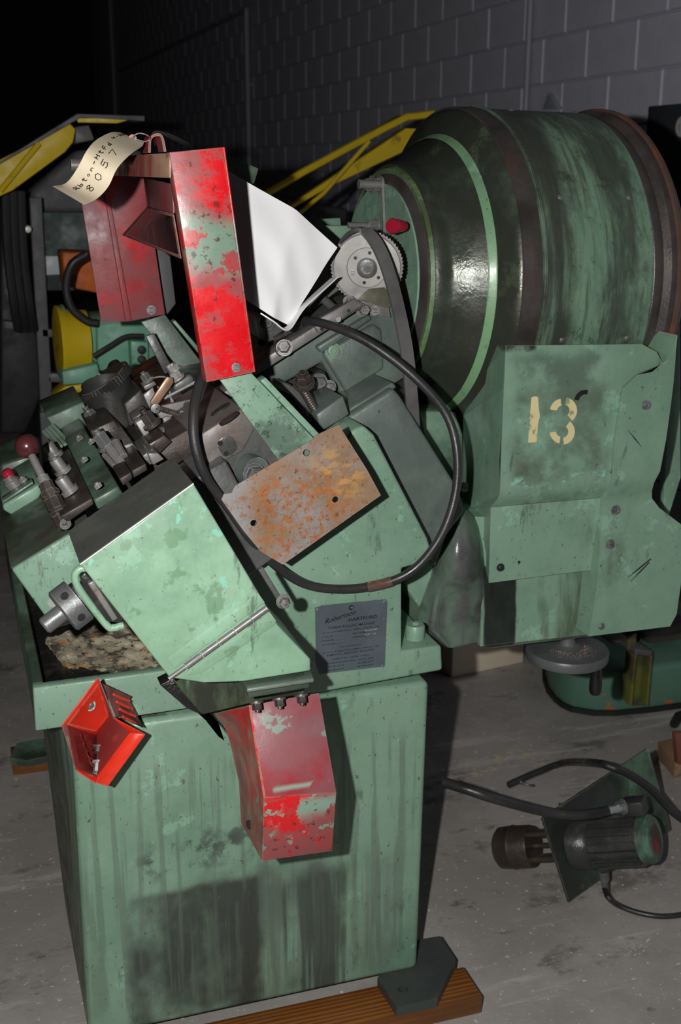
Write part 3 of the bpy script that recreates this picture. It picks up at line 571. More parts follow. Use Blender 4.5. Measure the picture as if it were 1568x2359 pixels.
bolt('stud_nut', oY(403, 852, 1.99), V, .009, .008, me_, 'hex', BRIGHT)
tube('push_rod', STEEL, [oY(378, 918, 2.0), oY(450, 880, 2.0)], .0028, me_, 8, 0)
pz('hook_block', BRIGHT, [(312, 974), (340, 958), (352, 966), (350, 975), (336, 980), (345, 1000), (334, 1010)], 1.93, 1.96, mc, .002)
pz('hook_block', STEEL, [(306, 965), (335, 944), (345, 952), (342, 962), (312, 982)], 1.97, 2.02, mc, .002)
hb = bolt('square_head_bolt', oY(352, 980, 1.92), V, .012, .020, mc, 'hex', DSTEEL); lathe('ring_washer', BRIGHT, oY(357, 1004, 1.91), V, [(0, .02), (.003, .02)], mc, 24)
lathe('round_stud', STEEL, oY(384, 969, 1.98), -Y, [(0, .0085), (.006, .0085), (.007, .007)], mc, 18)
lathe('slot_hole', BLACKM, oY(432, 935, 1.984), -Y, [(0, .008), (.0008, .008)], mc, 14)
# micrometer dial on a conical housing, dark casting behind ---------------------
dcn = oY(237, 873, 2.15); dn = (V+Vector((-.12, -.02, .1))).normalized(); _, e_, g_ = frame(dn); lo = []
for i in range(96):
    t = 2*math.pi*i/96; r_ = .053 if i % 2 else .0512; lo.append(dcn+e_*r_*math.cos(t)+g_*r_*math.sin(t))
dial = ob('knurled_dial', bmprism(lo, [p-dn*.016 for p in lo]), BLACKM, mc)
lathe('dial_face', DSTEEL, dcn, dn, [(0, .049), (.002, .047), (.002, .012), (.006, .010), (.006, 0)], dial, 32)
lathe('dial_pin', STEEL, dcn+e_*.02+dn*.002, dn, [(0, .003), (.014, .002)], dial, 8)
DKC = M('dark_oily_housing', (.035, .035, .033, 1), .4, .15, [('n', (.09, .085, .075, 1), 12, (1, 1, 1), .5, .7, .6)], .2)
lathe('conical_housing', DKC, dcn-dn*.010, oY(258, 985, 2.10)-dcn, [(0, .046), (.02, .043), (.07, .034), (.12, .034)], mc, 28)
pz('rear_housing', DKC, [(280, 870), (306, 858), (318, 925), (300, 960), (262, 965)], 2.2, 2.4, mc, .01, segs=3)
pz('rear_block', DKC, [(284, 930), (325, 895), (345, 940), (300, 985)], 2.06, 2.3, mc, .004)

# control box, ball lever -------------------------------------------------------
cb = pz('control_box', GREEN, [(6, 1163), (90, 1115), (97, 1135), (80, 1165), (28, 1188), (8, 1176)], 2.0, 2.2, mc, .004)
pz('control_box_lid', DARKG, [(6, 1154), (75, 1110), (78, 1114), (8, 1160)], 1.99, 2.02, cb, .001)
lathe('button_ring', STEEL, oY(35, 1120, 2.04), V, [(0, .014), (.012, .014), (.014, .011), (.022, .011)], cb, 20)
lathe('red_button', REDK, oY(24, 1100, 2.04), V, [(0, .0095), (.012, .0095), (.016, .006), (.0165, 0)], cb, 18)
bolt('terminal_screw', oY(55, 1108, 2.03), V, .006, .006, cb, 'hex', STEEL)
pz('left_bracket', DARKG, [(0, 1070), (90, 1040), (95, 1110), (70, 1115), (10, 1150), (0, 1150)], 2.22, 2.4, mc, .006)
lv = oY(62, 1028, 1.80); l1 = oY(104, 1112, 1.76)
lever = lathe('lever_rod', STEEL, l1, lv-l1, [(0, .0095), (.01, .0095), (.011, .0065), ((lv-l1).length, .0055)], mc, 16)
lathe('ball_knob', KNOB, lv+(l1-lv).normalized()*.0185, (lv-l1), [(.0185*(1-math.cos(math.pi*i/16))*1.0, .0185*math.sin(math.pi*i/16)) for i in range(17)], lever, 28)
l2 = oY(150, 1215, 1.72); dl = (l2-l1).normalized(); Ln = (l2-l1).length
prof = []
for a, b, r_ in ((0, .18, .011), (.18, .22, .013), (.22, .30, .015), (.30, .36, .012), (.36, .60, .014), (.60, .66, .011), (.66, .74, .015), (.74, 1.0, .012)): prof += [(a*Ln, r_), (b*Ln, r_)]
lathe('lever_shaft', DSTEEL, l1, dl, prof, lever, 8, smooth=False)
lathe('clip_ring', STEEL, oY(152, 1208, 1.70), (-.7, -1, .9), [(0, .0085), (.003, .0085), (.003, .005), (0, .005)], lever, 16)

# upper red guard frame ----------------------------------------------------------
YG = 1.665
gf = pz('front_guard_leg', RED, [(390, 351), (513, 339), (584, 858), (476, 881)], YG, YG+.003, mc, .001, label='bright red front leg of the guard frame')
ft = [oY(*p, YG+.001) for p in ((390, 351), (476, 881))]
sheet('leg_flange', RED, [ft[0], ft[1], ft[1]+Vector((-.001, .026, 0)), ft[0]+Vector((-.001, .026, 0))], .003, gf)
ftr = [oY(*p, YG+.001) for p in ((513, 339), (584, 858))]
sheet('leg_flange', RED, [ftr[0], ftr[1], ftr[1]+Vector((0, .028, 0)), ftr[0]+Vector((0, .028, 0))], .003, gf)
bolt('leg_screw', oY(543, 846, YG), -Y, .0065, .003, gf, 'slot', CAST, False)
YR = 2.42
a0, a1 = oY(391, 352, YG), oY(391, 410, YG); 
TBM = M('worn_red_guard_bar_paint', (.30, .05, .05, 1), .4, 0, [('n', srgb(160, 124, 104), 10, (1, .5, .12), .42, .56, .9), ('n', srgb(190, 20, 26), 22, (1, 1, .4), .58, .64, .9), ('e', (.3, .36, .24, 1), .003, .9)])
a0.y = a1.y = YG+.0035; dY = Vector((0, YR-YG-.004, 0))
tb_ = ob('guard_top_bar', bmprism([a0, a1, a1+Vector((.003, 0, 0)), a0+Vector((.003, 0, 0))], [p+dY for p in (a0, a1, a1+Vector((.003, 0, 0)), a0+Vector((.003, 0, 0)))]), TBM, mc, bevel=.0008)
q0 = a0+Vector((.003, 0, -.001)); q1 = q0+Vector((.062, 0, .0055))
ob('top_strip', bmprism([q0, q1, q1-Z*.003, q0-Z*.003], [p+dY for p in (q0, q1, q1-Z*.003, q0-Z*.003)]), REDD, tb_, bevel=.0008)
gb = pz('back_guard_leg', REDD, [(176, 395), (335, 385), (338, 478), (358, 576), (380, 724), (296, 741), (233, 742)], YR, YR+.004, mc, .001, label='dusty faded red rear leg of the guard frame')
pz('raised_strip', REDD, [(240, 440), (250, 440), (303, 738), (290, 740)], YR-.012, YR, gb, .001)
bolt('leg_screw', oY(348, 714, YR), -Y, .009, .004, gb, 'slot', CAST, False)
sheet('hood_panel', REDD, [oY(330, 408, YR-.01), oY(338, 476, YR-.01), oY(398, 492, YG+.03), oY(396, 425, YG+.03)], .003, gb)
sheet('hood_panel', REDD, [oY(338, 476, YR-.01), oY(281, 541, YR-.01), oY(415, 594, YG+.03), oY(398, 492, YG+.03)], .003, gb)
lathe('hinge_tube', STEEL, oY(163, 380, YR-.05), X, [(0, .012), (.03, .012)], gb, 14)
# strap handle on top
hd = [oY(*p, 1.95) for p in ((338, 352), (340, 322), (352, 312), (366, 316), (374, 350))]
ribbon('strap_handle', RED, hd, lambda t: Y, .05, .004, mc)
# bars carrying the guard (inclined)
BARM = green('speckled_bar_paint', [('n', (.06, .085, .07, 1), 12, (1, 1, 1), .46, .60, .7, .75), ('n', grime, 50, (1, 1, 1), .55, .62, .7, .75)])
ba = pz('guard_bar', BARM, [(505, 874), (570, 850), (742, 1030), (655, 1080)], YG+.024, YG+.03, mc, .001)
pz('guard_bar_lip', GREEN, [(600, 878), (612, 870), (745, 1010), (735, 1020)], YG+.014, YG+.04, ba, .001)
ba = pz('rear_guard_bar', GREYG, [(325, 742), (380, 725), (475, 850), (470, 905), (445, 890)], YR-.02, YR-.014, mc, .001)
pz('guard_bar_lip', GREEN, [(398, 742), (404, 738), (470, 815), (464, 822)], YR-.03, YR, ba, .001)
pz('swing_arm', CAST, [(336, 775), (355, 768), (398, 850), (380, 862)], YR-.1, YR-.09, mc, .001)
pz('back_post', BGF, [(350, 560), (392, 590), (405, 700), (385, 725)], YR+.06, YR+.1, mc, .002)
# rusty plate ------------------------------------------------------------------------
YP = 1.672
outl = [oY(*p, YP) for p in ((510, 1151), (516, 1138), (533, 1136), (541, 1120), (722, 1012), (726, 1004), (780, 979), (845, 1082), (877, 1141), (651, 1301), (600, 1270), (560, 1222))]
hl = [circ(oY(*q, YP), r_, X, Z, 18) for q, r_ in (((706, 1043), .0058), ((772, 1151), .0052), ((584, 1205), .0052))]
holed('rusty_side_plate', RUST, outl, hl, Y, .003, mc, label='bare rusty steel plate with holes')

# white chute sheet ---------------------------------------------------------------------
YS = 1.95
cs = [[(505, 365), (665, 765)], [(600, 432), (700, 700)]]
P_ = [((480, 365), 2.05), ((580, 425), 2.0), ((680, 482), 1.98), ((776, 570), 1.98)]
Q_ = [((560, 685), 1.90), ((600, 712), 1.90), ((630, 732), 1.90), ((664, 749), 1.92)]
bm = bmesh.new(); rows = []
nu, nv = 28, 28
def lerpl(L, t):
    t *= len(L)-1; i = min(int(t), len(L)-2); f = t-i
    (p, y0), (q, y1) = L[i], L[i+1]; return (p[0]+(q[0]-p[0])*f, p[1]+(q[1]-p[1])*f), y0+(y1-y0)*f
for i in range(nu+1):
    row = []
    pa, ya = lerpl(P_, i/nu); pb, yb = lerpl(Q_, i/nu); A_, B_ = oY(*pa, ya), oY(*pb, yb)
    for j in range(nv+1):
        t = j/nv; p = A_.lerp(B_, t); s = i/nu
        p.y += .0030*math.sin(5*s+4*t)*math.sin(4*t+2*s)+.0012*math.sin(13*t-5*s+3*math.sin(4*s))+.004*abs(s-.62)**.7*(1 if t > .4 else .6)+.05*max(0, .25-s)
        row.append(bm.verts.new(p))
    rows.append(row)
for i in range(nu):
    for j in range(nv): bm.faces.new((rows[i][j], rows[i+1][j], rows[i+1][j+1], rows[i][j+1]))
r = bmesh.ops.extrude_face_region(bm, geom=bm.faces[:]); bmesh.ops.translate(bm, verts=[g for g in r['geom'] if isinstance(g, bmesh.types.BMVert)], vec=(0, .0025, 0))
ws = ob('chute_sheet', bm, WHITE, mc, smooth=True, label='creased white sheet metal chute')
ribbon('folded_edge', WHITE, [oY(*p, y_) for p, y_ in (((600, 722), 1.89), ((625, 738), 1.885), ((660, 757), 1.90), ((700, 705), 1.93), ((770, 640), 1.98))], lambda t: Y, .02, .002, ws)
pz('chute_tail', DARKG, [(512, 352), (596, 388), (585, 425), (530, 405)], 2.1, 2.2, mc, .002)
# belt guard plates of the far side seen left of the drum
pz('rear_cover_plate', GREEN, [(735, 505), (784, 502), (786, 522), (745, 518)], 2.6, 2.62, mc, .002)
pz('rear_cover_plate', GREEN, [(750, 520), (812, 520), (800, 560), (785, 552)], 2.4, 2.42, mc, .002)

# ---------------------------------------------------------------- barrel hopper
ax = Vector((1, .057, -.018)).normalized(); DC = Vector((1.2, 2.3, 1.382)); o0 = DC
drum = lathe('hopper_barrel', DRUM, o0, ax, [(-.32, .198), (-.345, .208), (-.347, .222), (-.335, .228), (-.325, .226), (-.31, .232), (-.262, .275), (-.252, .277), (-.236, .318), (-.228, .329), (-.222, .331), (-.18, .333), (-.15, .322), (0, .318)], mc, 96, False)
lathe('bare_stripe', STRIPE, o0, ax, [(-.2655, .2735), (-.2625, .2765), (-.2525, .2790), (-.2490, .2830), (-.2500, .277)], drum, 96, False)
lathe('rim_band', RIMM, o0, ax, [(-.2255, .330), (-.224, .3345), (-.187, .3355), (-.185, .333)], drum, 96, False)
lathe('rim_bead', DARKG, o0, ax, [(-.185, .333), (-.183, .3385), (-.178, .3385), (-.176, .331)], drum, 96, False)
lathe('outer_sheet', SHEETM, o0, ax, [(-.176, .325), (-.174, .333), (.057, .333), (.058, .330)], drum, 96, False)
lathe('end_flange', RIMM, o0, ax, [(.050, .322), (.062, .330), (.085, .326), (.095, .338), (.125, .338), (.14, .322), (.141, .1), (.1, 0)], drum, 96, False)
lathe('flange_rib', M('rusty_rim', (.12, .07, .05, 1), .5, .3, [('n', (.30, .09, .03, 1), 12, (1, 1, 1), .5, .7, .7)]), o0, ax, [(.108, .338), (.110, .343), (.118, .343), (.120, .338)], drum, 96, False)
lathe('mouth_ring', STRIPE2, o0, ax, [(-.352, .196), (-.354, .214), (-.346, .218), (-.340, .2)], drum, 80, False)
dk = lathe('mouth_disc', green('mouth_disc_paint', [('n', (.06, .09, .065, 1), 12, (1, 1, .2), .5, .75, .6)], edge=False), o0-ax*.367, ax, [(0, 0), (0, .184), (.004, .185)], mc, 80, False)
lathe('mouth_band', RIMM, o0, ax, [(-.3635, .183), (-.3635, .187), (-.354, .204), (-.350, .204)], dk, 80, False)
_, e_, g_ = frame(ax)
def onDisc(px, py, off=0): return oP(px, py, o0-ax*(.368+off), ax)
ribbon('disc_seam', STEEL, [onDisc(880, 425, .002), onDisc(882, 470, .002), onDisc(884, 540, .002)], lambda t: Y, .006, .004, dk)
ribbon('disc_seam', STEEL, [onDisc(888, 545, .002), onDisc(891, 600, .002), onDisc(891, 700, .002)], lambda t: Y, .006, .004, dk)
for q in ((877, 425), (858, 425)): bolt('hex_bolt', onDisc(*q), -ax, .013, .014, dk, 'hex', STEEL)
lathe('bolt_shank', STEEL, onDisc(880, 425), -ax, [(0, .009), (.05, .009)], dk, 14)
bolt('hex_bolt', onDisc(868, 520), -ax, .011, .016, dk, 'hex', STEEL)
lathe('bolt_shank', STEEL, onDisc(865, 519), -ax, [(0, .006), (.06, .006)], dk, 12)
kd = (oY(886, 524, 2.06)-oY(930, 524, 2.09)).normalized()
lathe('red_handle', REDK, oY(932, 521, 2.09), kd, [(0, .006), (.002, .009), (.038, .0145), (.041, .013), (.042, .0)], dk, 24)
lathe('inner_housing', CAST, oY(905, 720, 2.3), ax, [(0, .05), (.12, .05)], mc, 24)
bolt('bolt', oY(948, 693, 2.2), -ax, .012, .02, mc, 'hex', STEEL)
def onDrum(px, py, Rr=.333):
    r = ray(px, py); lo_, hi_ = 1.2, 2.4
    f = lambda s: ((CAM+r*s)-o0-ax*((CAM+r*s)-o0).dot(ax)).length-Rr
    s = 1.6
    while f(s) > 0 and s < 3: s += .002
    return CAM+r*s
for q in ((1289, 455), (1448, 455), (1293, 783), (1443, 779), (1325, 260), (1176, 254)):
    p = onDrum(*q); d = (p-o0-ax*(p-o0).dot(ax)).normalized(); bolt('sheet_screw', p-d*.001, d, .0065, .004, drum, 'dome', STEEL, False)

# ---------------------------------------------------------------- hopper cover '13'
def profile_sheet(name, mat, stations, t, parent, n=1, **k):
    """stations: list of (left px, right px, y); lofted sheet, thickened backwards"""
    bm = bmesh.new(); Fv, Bv = [], []
    for (l, r_, y_) in stations:
        yl, yr = (y_ if isinstance(y_, tuple) else (y_, y_)); A_, B_ = oY(*l, yl), oY(*r_, yr)
        row = [A_.lerp(B_, i/n) for i in range(n+1)]
        Fv.append([bm.verts.new(p) for p in row]); Bv.append([bm.verts.new(p+Vector((0, t, 0))) for p in row])
    m_ = len(Fv)
    for i in range(m_-1):
        for j in range(n):
            bm.faces.new((Fv[i][j], Fv[i][j+1], Fv[i+1][j+1], Fv[i+1][j])); bm.faces.new((Bv[i][j], Bv[i+1][j], Bv[i+1][j+1], Bv[i][j+1]))
        bm.faces.new((Fv[i][0], Fv[i+1][0], Bv[i+1][0], Bv[i][0])); bm.faces.new((Fv[i][n], Bv[i][n], Bv[i+1][n], Fv[i+1][n]))
    for i in (0, m_-1):
        for j in range(n): bm.faces.new((Fv[i][j], Bv[i][j], Bv[i][j+1], Fv[i][j+1]))
    return ob(name, bm, mat, parent, smooth=True, **k)
COVM = green('hopper_cover_paint', [
    ('nb', (.06, .06, .04, 1), 9, (1, 1, 1), .42, .62, .6, pbx(1180, 1400, 880, 1110, YK, .1), .06),
    ('nb', (.05, .06, .045, 1), 7, (1, 1, 1), .48, .62, .6, pbx(1180, 1460, 810, 900, YK, .1), .06),
    ('nb', (.02, .02, .02, 1), 18, (1, 1, 1), .3, .5, .95, pbx(1160, 1235, 780, 812, YK, .1), .015),
    ('nb', srgb(140, 200, 176), 16, (1, 1, 1.5), .52, .53, .9, pbx(1165, 1400, 1085, 1120, YK, .1), .03)])
st = [((1165, 796), (1479, 793), YK), ((1164, 812), (1512, 811), YK), ((1163, 835), (1527, 838), YK), ((1162, 862), (1467, 861), YK), ((1160, 895), (1434, 893), YK), ((1155, 1020), (1416, 1010), YK), ((1152, 1120), (1406, 1098), YK), ((1151, 1138), (1403, 1118), YK+.004), ((1146, 1150), (1398, 1129), YK+.012), ((1138, 1160), (1392, 1138), YK+.022), ((1131, 1168), (1386, 1146), YK+.033)]
cv = profile_sheet('hopper_cover', COVM, st, .003, mc, 6)
st2 = [((1131, 1251), (1385, 1166), YK+.030), ((1130, 1256), (1385, 1180), YK+.026), ((1126, 1340), (1371, 1310), YK+.026)]
st2 = [((1130, 1169), (1385, 1147), YK+.033), ((1128, 1250), (1380, 1225), YK+.030), ((1126, 1343), (1376, 1311), YK+.030)]
profile_sheet('lower_flap', COVM, st2, .003, cv, 4)
sd = [((1165, 796), (1131, 792), (YK, 2.07)), ((1160, 895), (1100, 880), (YK, 2.10)), ((1150, 1060), (1066, 960), (YK, 2.12)), ((1151, 1138), (1067, 1120), (YK+.004, 2.12)), ((1131, 1168), (1068, 1180), (YK+.033, 2.12)), ((1128, 1250), (1085, 1225), (YK+.030, 2.06)), ((1126, 1343), (1114, 1290), (YK+.030, 2.0))]
bm = bmesh.new(); rr = []
for l, r_, (y0, y1) in sd: rr.append((bm.verts.new(oY(*l, y0)), bm.verts.new(oY(*r_, y1))))
for a, b in zip(rr, rr[1:]): bm.faces.new((a[0], a[1], b[1], b[0]))
ob('cover_flank', bm, GREYG if False else COVM, cv)
# right hand casting with the curved shoulder
RC = green('shoulder_casting_paint')
st3 = [((1530, 838), (1560, 772), YK+.002), ((1528, 848), (1557, 800), YK-.004), ((1467, 864), (1554, 845), YK-.006), ((1435, 895), (1551, 880), YK-.008), ((1428, 940), (1545, 930), YK-.008), ((1417, 1010), (1534, 1010), YK-.008), ((1409, 1100), (1520, 1085), YK-.006), ((1404, 1125), (1506, 1112), YK+.0), ((1396, 1142), (1501, 1130), YK+.010), ((1390, 1152), (1501, 1148), YK+.020), ((1386, 1175), (1518, 1170), YK+.022), ((1384, 1215), (1568, 1208), YK+.014), ((1380, 1280), (1576, 1262), YK+.004), ((1376, 1330), (1570, 1330), YK), ((1364, 1420), (1558, 1415), YK), ((1356, 1466), (1543, 1443), YK)]
rc = profile_sheet('shoulder_casting', RC, st3, .10, mc, 5)
for q, kd_ in (((1488, 933), 'socket'), ((1418, 1175), 'socket'), ((1404, 1254), 'socket'), ((1385, 1443), 'dome'), ((1415, 1127), 'dome')):
    bolt('casting_screw', oY(*q, YK-.009 if q[1] < 1000 else YK+(.02 if q[1] < 1200 else .004 if q[1] < 1300 else -.001)), -Y, .0075, .004, rc, kd_, CAST, kd_ == 'socket')
bolt('cover_screw', oY(1152, 1307, YK+.029), -Y, .006, .005, cv, 'socket', BLACKM)
lathe('cover_hole', BLACKM, oY(1195, 1295, YK+.0295), -Y, [(0, .003), (.0005, .003)], cv, 12)
slab('strip_edge', CAST, [oY(*p, YK+.028) for p in ((1385, 1150), (1390, 1150), (1380, 1312), (1374, 1312))], .004, cv, .0005)
for (a, b) in (((1446, 1331), (1500, 1288)), ((1452, 1340), (1496, 1296)), ((1447, 992), (1478, 1030))):
    A_, B_ = oY(*a, YK-(.0095 if a[1] < 1100 else -.0) -.0012), oY(*b, YK-(.0095 if b[1] < 1100 else -.0)-.0012); dd = (B_-A_).normalized(); nn_ = Vector((-dd.z, 0, dd.x))*.0008
    ob('scuff_mark', bmprism([A_, (A_+B_)/2+nn_, B_, (A_+B_)/2-nn_], [p+Y*.006 for p in (A_, (A_+B_)/2+nn_, B_, (A_+B_)/2-nn_)]), BLACKM, rc)
# back plate to the right (sheet seen behind the flange)
pz('rear_end_plate', GREEN, [(1545, 770), (1566, 745), (1568, 1100), (1540, 1190), (1528, 1170)], 2.18, 2.2, mc, .002)
# lower hopper body and bulged bearing housing
LB = green('lower_hopper_paint', [
    ('nb', (.012, .012, .012, 1), 12, (1, 1, .3), .25, .45, .95, pbx(1112, 1195, 1300, 1500, 1.97, .3), .01),
    ('nb', (.055, .06, .032, 1), 14, (1, 1, .2), .35, .6, .9, pbx(1235, 1380, 1300, 1500, 1.97, .3), .02),
    ('nb', (.03, .035, .028, 1), 18, (1, 1, .12), .42, .6, .85, pbx(1000, 1110, 1300, 1500, 1.97, .3), .03)], rough=.33)
st4 = [((1090, 1190), (1378, 1200), 1.99), ((1110, 1320), (1375, 1300), 1.98), ((1108, 1400), (1370, 1380), 1.975), ((1106, 1489), (1366, 1460), 1.97), ((1135, 1492), (1364, 1466), 1.985)]
profile_sheet('lower_hopper_body', LB, st4, .35, mc, 4)
bm = bmesh.new(); rows = []
# bulge: half ellipsoid-like shell flaring to the foot skirt
prof_px = [(1178, 1058, 1078, .01), (1190, 1040, 1092, .034), (1215, 1024, 1102, .056), (1260, 1008, 1112, .074), (1300, 1000, 1117, .078), (1330, 994, 1118, .068), (1352, 985, 1118, .045), (1400, 968, 1120, .022), (1450, 960, 1122, .018), (1480, 1000, 1112, .014), (1492, 1030, 1050, .012)]
for (py, xl, xr, dep) in prof_px:
    row = []
    for i in range(17):
        t = i/16; px = xl+(xr-xl)*t; pyy = py if py < 1440 else (py - (14*math.sin(math.pi*t)*0) )
        row.append(bm.verts.new(oY(px, pyy, 1.985-dep*math.sin(math.pi*t)**.7-(0.016*math.exp(-((t-.22)/.08)**2) if py > 1330 else 0))))
    rows.append(row)
for a, b in zip(rows, rows[1:]):
    for i in range(16): bm.faces.new((a[i], a[i+1], b[i+1], b[i]))
eb = [e for e in bm.edges if e.is_boundary]
r = bmesh.ops.extrude_edge_only(bm, edges=eb); bmesh.ops.translate(bm, verts=[g for g in r['geom'] if isinstance(g, bmesh.types.BMVert)], vec=(0, .12, 0))
ob('bearing_housing', bm, M('dark_bulged_casting', (.12, .125, .125, 1), .36, .2, [('nb', (.15, .24, .17, 1), 14, (1, 1, .15), .45, .6, .8, bx(None, None, .5, .985), .04), ('n', (.03, .03, .03, 1), 9, (1, 1, 1), .5, .7, .7)], .3, 120), mc, smooth=True)
pz('frame_side', GREEN, [(930, 1300), (1000, 1250), (1060, 1200), (1110, 1300), (1110, 1440), (1062, 1455), (1035, 1491), (985, 1430), (932, 1350)], 1.99, 2.2, mc, .005)
pz('frame_column', DARKG, [(935, 945), (1050, 950), (1066, 1000), (1072, 1230), (1000, 1240)], 2.14, 2.3, mc, .004)
lathe('pin_stub', CAST, oY(1040, 1120, 2.0), (1, -.1, -.15), [(0, .008), (.02, .008), (.02, .01), (.03, .01)], mc, 12)
# handwheel under the hopper
hwc = oY(1305, 1504, 2.03); hwn = Vector((.0, -.02, 1)).normalized()
hw = lathe('handwheel', M('grey_iron_handwheel', (.11, .115, .12, 1), .45, .1, [('n', (.06, .06, .06, 1), 12, (1, 1, 1), .45, .7, .6)], .2), hwc-hwn*.012, hwn, [(0, 0), (0, .074), (.003, .0855), (.006, .087), (.021, .087), (.024, .085), (.025, .078), (.028, .03), (.034, .018), (.045, .015), (.08, .015)], mc, 56, True)
hp = oY(1374, 1540, 1.985)
lathe('handwheel_grip', M('black_grip', (.010, .010, .012, 1), .3, bump=.02), Vector((hp.x, hp.y, hwc.z-.012)), (0, 0, -1), [(0, .009), (.01, .0095), (.045, .0135), (.062, .013), (.069, .010), (.070, 0)], hw, 22)
bm = bmesh.new()
for i in range(260):
    t = random.uniform(-math.pi*.95, -.1); r_ = random.uniform(.035, .070); s_ = random.uniform(.0006, .0013)
    bmbox(hwc+Vector((r_*math.cos(t), r_*math.sin(t), (.0165-(r_-.03)*.12))), s_, s_, s_, (X, Y, Z), bm)
ob('rust_crumbs', bm, M('tan_crumbs', srgb(170, 140, 118), .8, bump=0), hw, kind='stuff')

# foot plates
fp = [oZ(*q, .062) for q in ((960, 2165), (1013, 2156), (1049, 2210), (1007, 2299), (913, 2320), (869, 2252))]
hl = [circ(oZ(928, 2279, .062), .0105, X, Y, 16)]
holed('foot_plate', BLACKM if False else M('grey_green_foot', (.05, .058, .055, 1), .5, .1, [('n', (.09, .08, .07, 1), 20, (1, 1, 1), .55, .72, .6)], .3), fp, hl, -Z, .021, mc, bevel=0)
fb = [oZ(*q, .062) for q in ((22, 1745), (40, 1712), (100, 1700), (110, 1742), (60, 1752))]
ob('foot_plate', bmprism(fb, [p-Z*.02 for p in fb]), DARKG, mc)

# lettering: 13, nameplate ---------------------------------------------------------
def flatpoly(name, mat, pts, y, parent, t=.0006, **k): return ob(name, bmprism([oY(*p, y) for p in pts], [oY(*p, y)+Vector((0, t, 0)) for p in pts]), mat, parent, **k)
def c5(x, y): return (980+x*.375, 700+y*.375)
flatpoly('numeral', CREAMP, [c5(*p) for p in ((650, 575), (670, 568), (690, 572), (695, 640), (702, 690), (690, 740), (682, 850), (630, 852), (636, 760), (642, 680))], YK-.0008, cv)
def arcpoly(cx, cy, r0, r1, a0, a1, sx=1, n=14):
    A_ = [(cx+sx*r1*math.cos(math.radians(a0+(a1-a0)*i/n)), cy-r1*math.sin(math.radians(a0+(a1-a0)*i/n))) for i in range(n+1)]
    B_ = [(cx+sx*r0*math.cos(math.radians(a0+(a1-a0)*i/n)), cy-r0*math.sin(math.radians(a0+(a1-a0)*i/n))) for i in range(n+1)][::-1]
    return [c5(*p) for p in A_+B_]
flatpoly('numeral', CREAMP, arcpoly(848, 655, 36, 82, 78, -50), YK-.0008, cv)
flatpoly('numeral', CREAMP, arcpoly(842, 660, 36, 78, 172, 100), YK-.0008, cv)
flatpoly('numeral', CREAMP, arcpoly(840, 785, 38, 80, 52, -82, .95), YK-.0008, cv)
flatpoly('numeral', CREAMP, arcpoly(832, 780, 36, 78, 188, 262, .9), YK-.0008, cv)
flatpoly('old_numeral_mark', INK, arcpoly(985, 600, 44, 72, 172, 80, 1), YK-.0007, cv)
np_ = flatpoly('nameplate', PLATE, [(726, 1401), (742, 1395), (888, 1381), (892, 1386), (886, 1535), (736, 1553), (728, 1530)], YL-.0016, mc, .0015)
def c2(x, y): return (640+x*.29337, 1330+y*.29328)
def tline(s, x0, y0, x1, y1, h, mat=INK, shear=0, fw=0.004):
    a, b = oY(*c2(x0, y0), YL-.0016), oY(*c2(x1, y1), YL-.0016); ux = (b-a); wd_ = ux.length; ux = ux.normalized(); uy = Vector((-ux.z, 0, ux.x))
    text('nameplate_lettering', s, mat, a, ux, uy, h*.29337*YL/F*1.03, wd_, np_, .0003, shear, fw)
tline('Robertson', 368, 368, 615, 285, 44, shear=.45, fw=.008)
tline('-HARTFORD', 540, 348, 778, 318, 30, fw=.018)
tline('THREAD ROLLING MACHINE', 392, 410, 755, 365, 24, fw=.006)
tline('W. H. A. ROBERTSON (SMALL PARTS) LTD.', 345, 445, 800, 388, 13)
tline('VOLTS ............', 342, 476, 526, 457, 12); tline('PHASE............', 342, 505, 526, 486, 12); tline('CYCLES ..........', 342, 538, 526, 515, 12)
tline('MODEL ............', 586, 446, 800, 420, 12); tline('SERIAL ...........', 586, 476, 800, 452, 12)
tline('4-500', 680, 425, 780, 412, 14, WORN); tline('GP 15', 680, 458, 770, 446, 14, WORN)
tline('manufactured by', 486, 552, 655, 530, 13)
tline('W. H. A. ROBERTSON (SMALL PARTS), LTD', 348, 602, 793, 542, 13)
tline('KEMPSTON  BEDFORD  ENGLAND', 385, 622, 752, 572, 15)
tline('PATENT No.  127780  616457', 424, 650, 714, 612, 12)
tline('PATENT APPLIED FOR   H41 421 lb/75', 384, 684, 750, 636, 12)
tline('H51.781 lb/75', 380, 712, 518, 694, 12); tline('H63.468 lb/75', 620, 680, 750, 662, 12)
tline('H57.284 lb/75', 380, 740, 518, 720, 12); tline('H67.888 lb/75', 620, 706, 750, 688, 12)
cp = oY(*c2(575, 238), YL-.0016); lathe('emblem', INK, cp, -Y, [(0, .0046), (.0004, .0046)], np_, 20)
text('emblem_letter', 'W', WORN, cp+Vector((-.0022, -.0005, -.0018)), X, Z, .0038, None, np_, .0002)
for q in ((310, 253), (836, 192), (822, 697)): bolt('rivet', oY(*c2(*q), YL-.0016), -Y, .0024, .0016, np_, 'dome', STEEL, False)

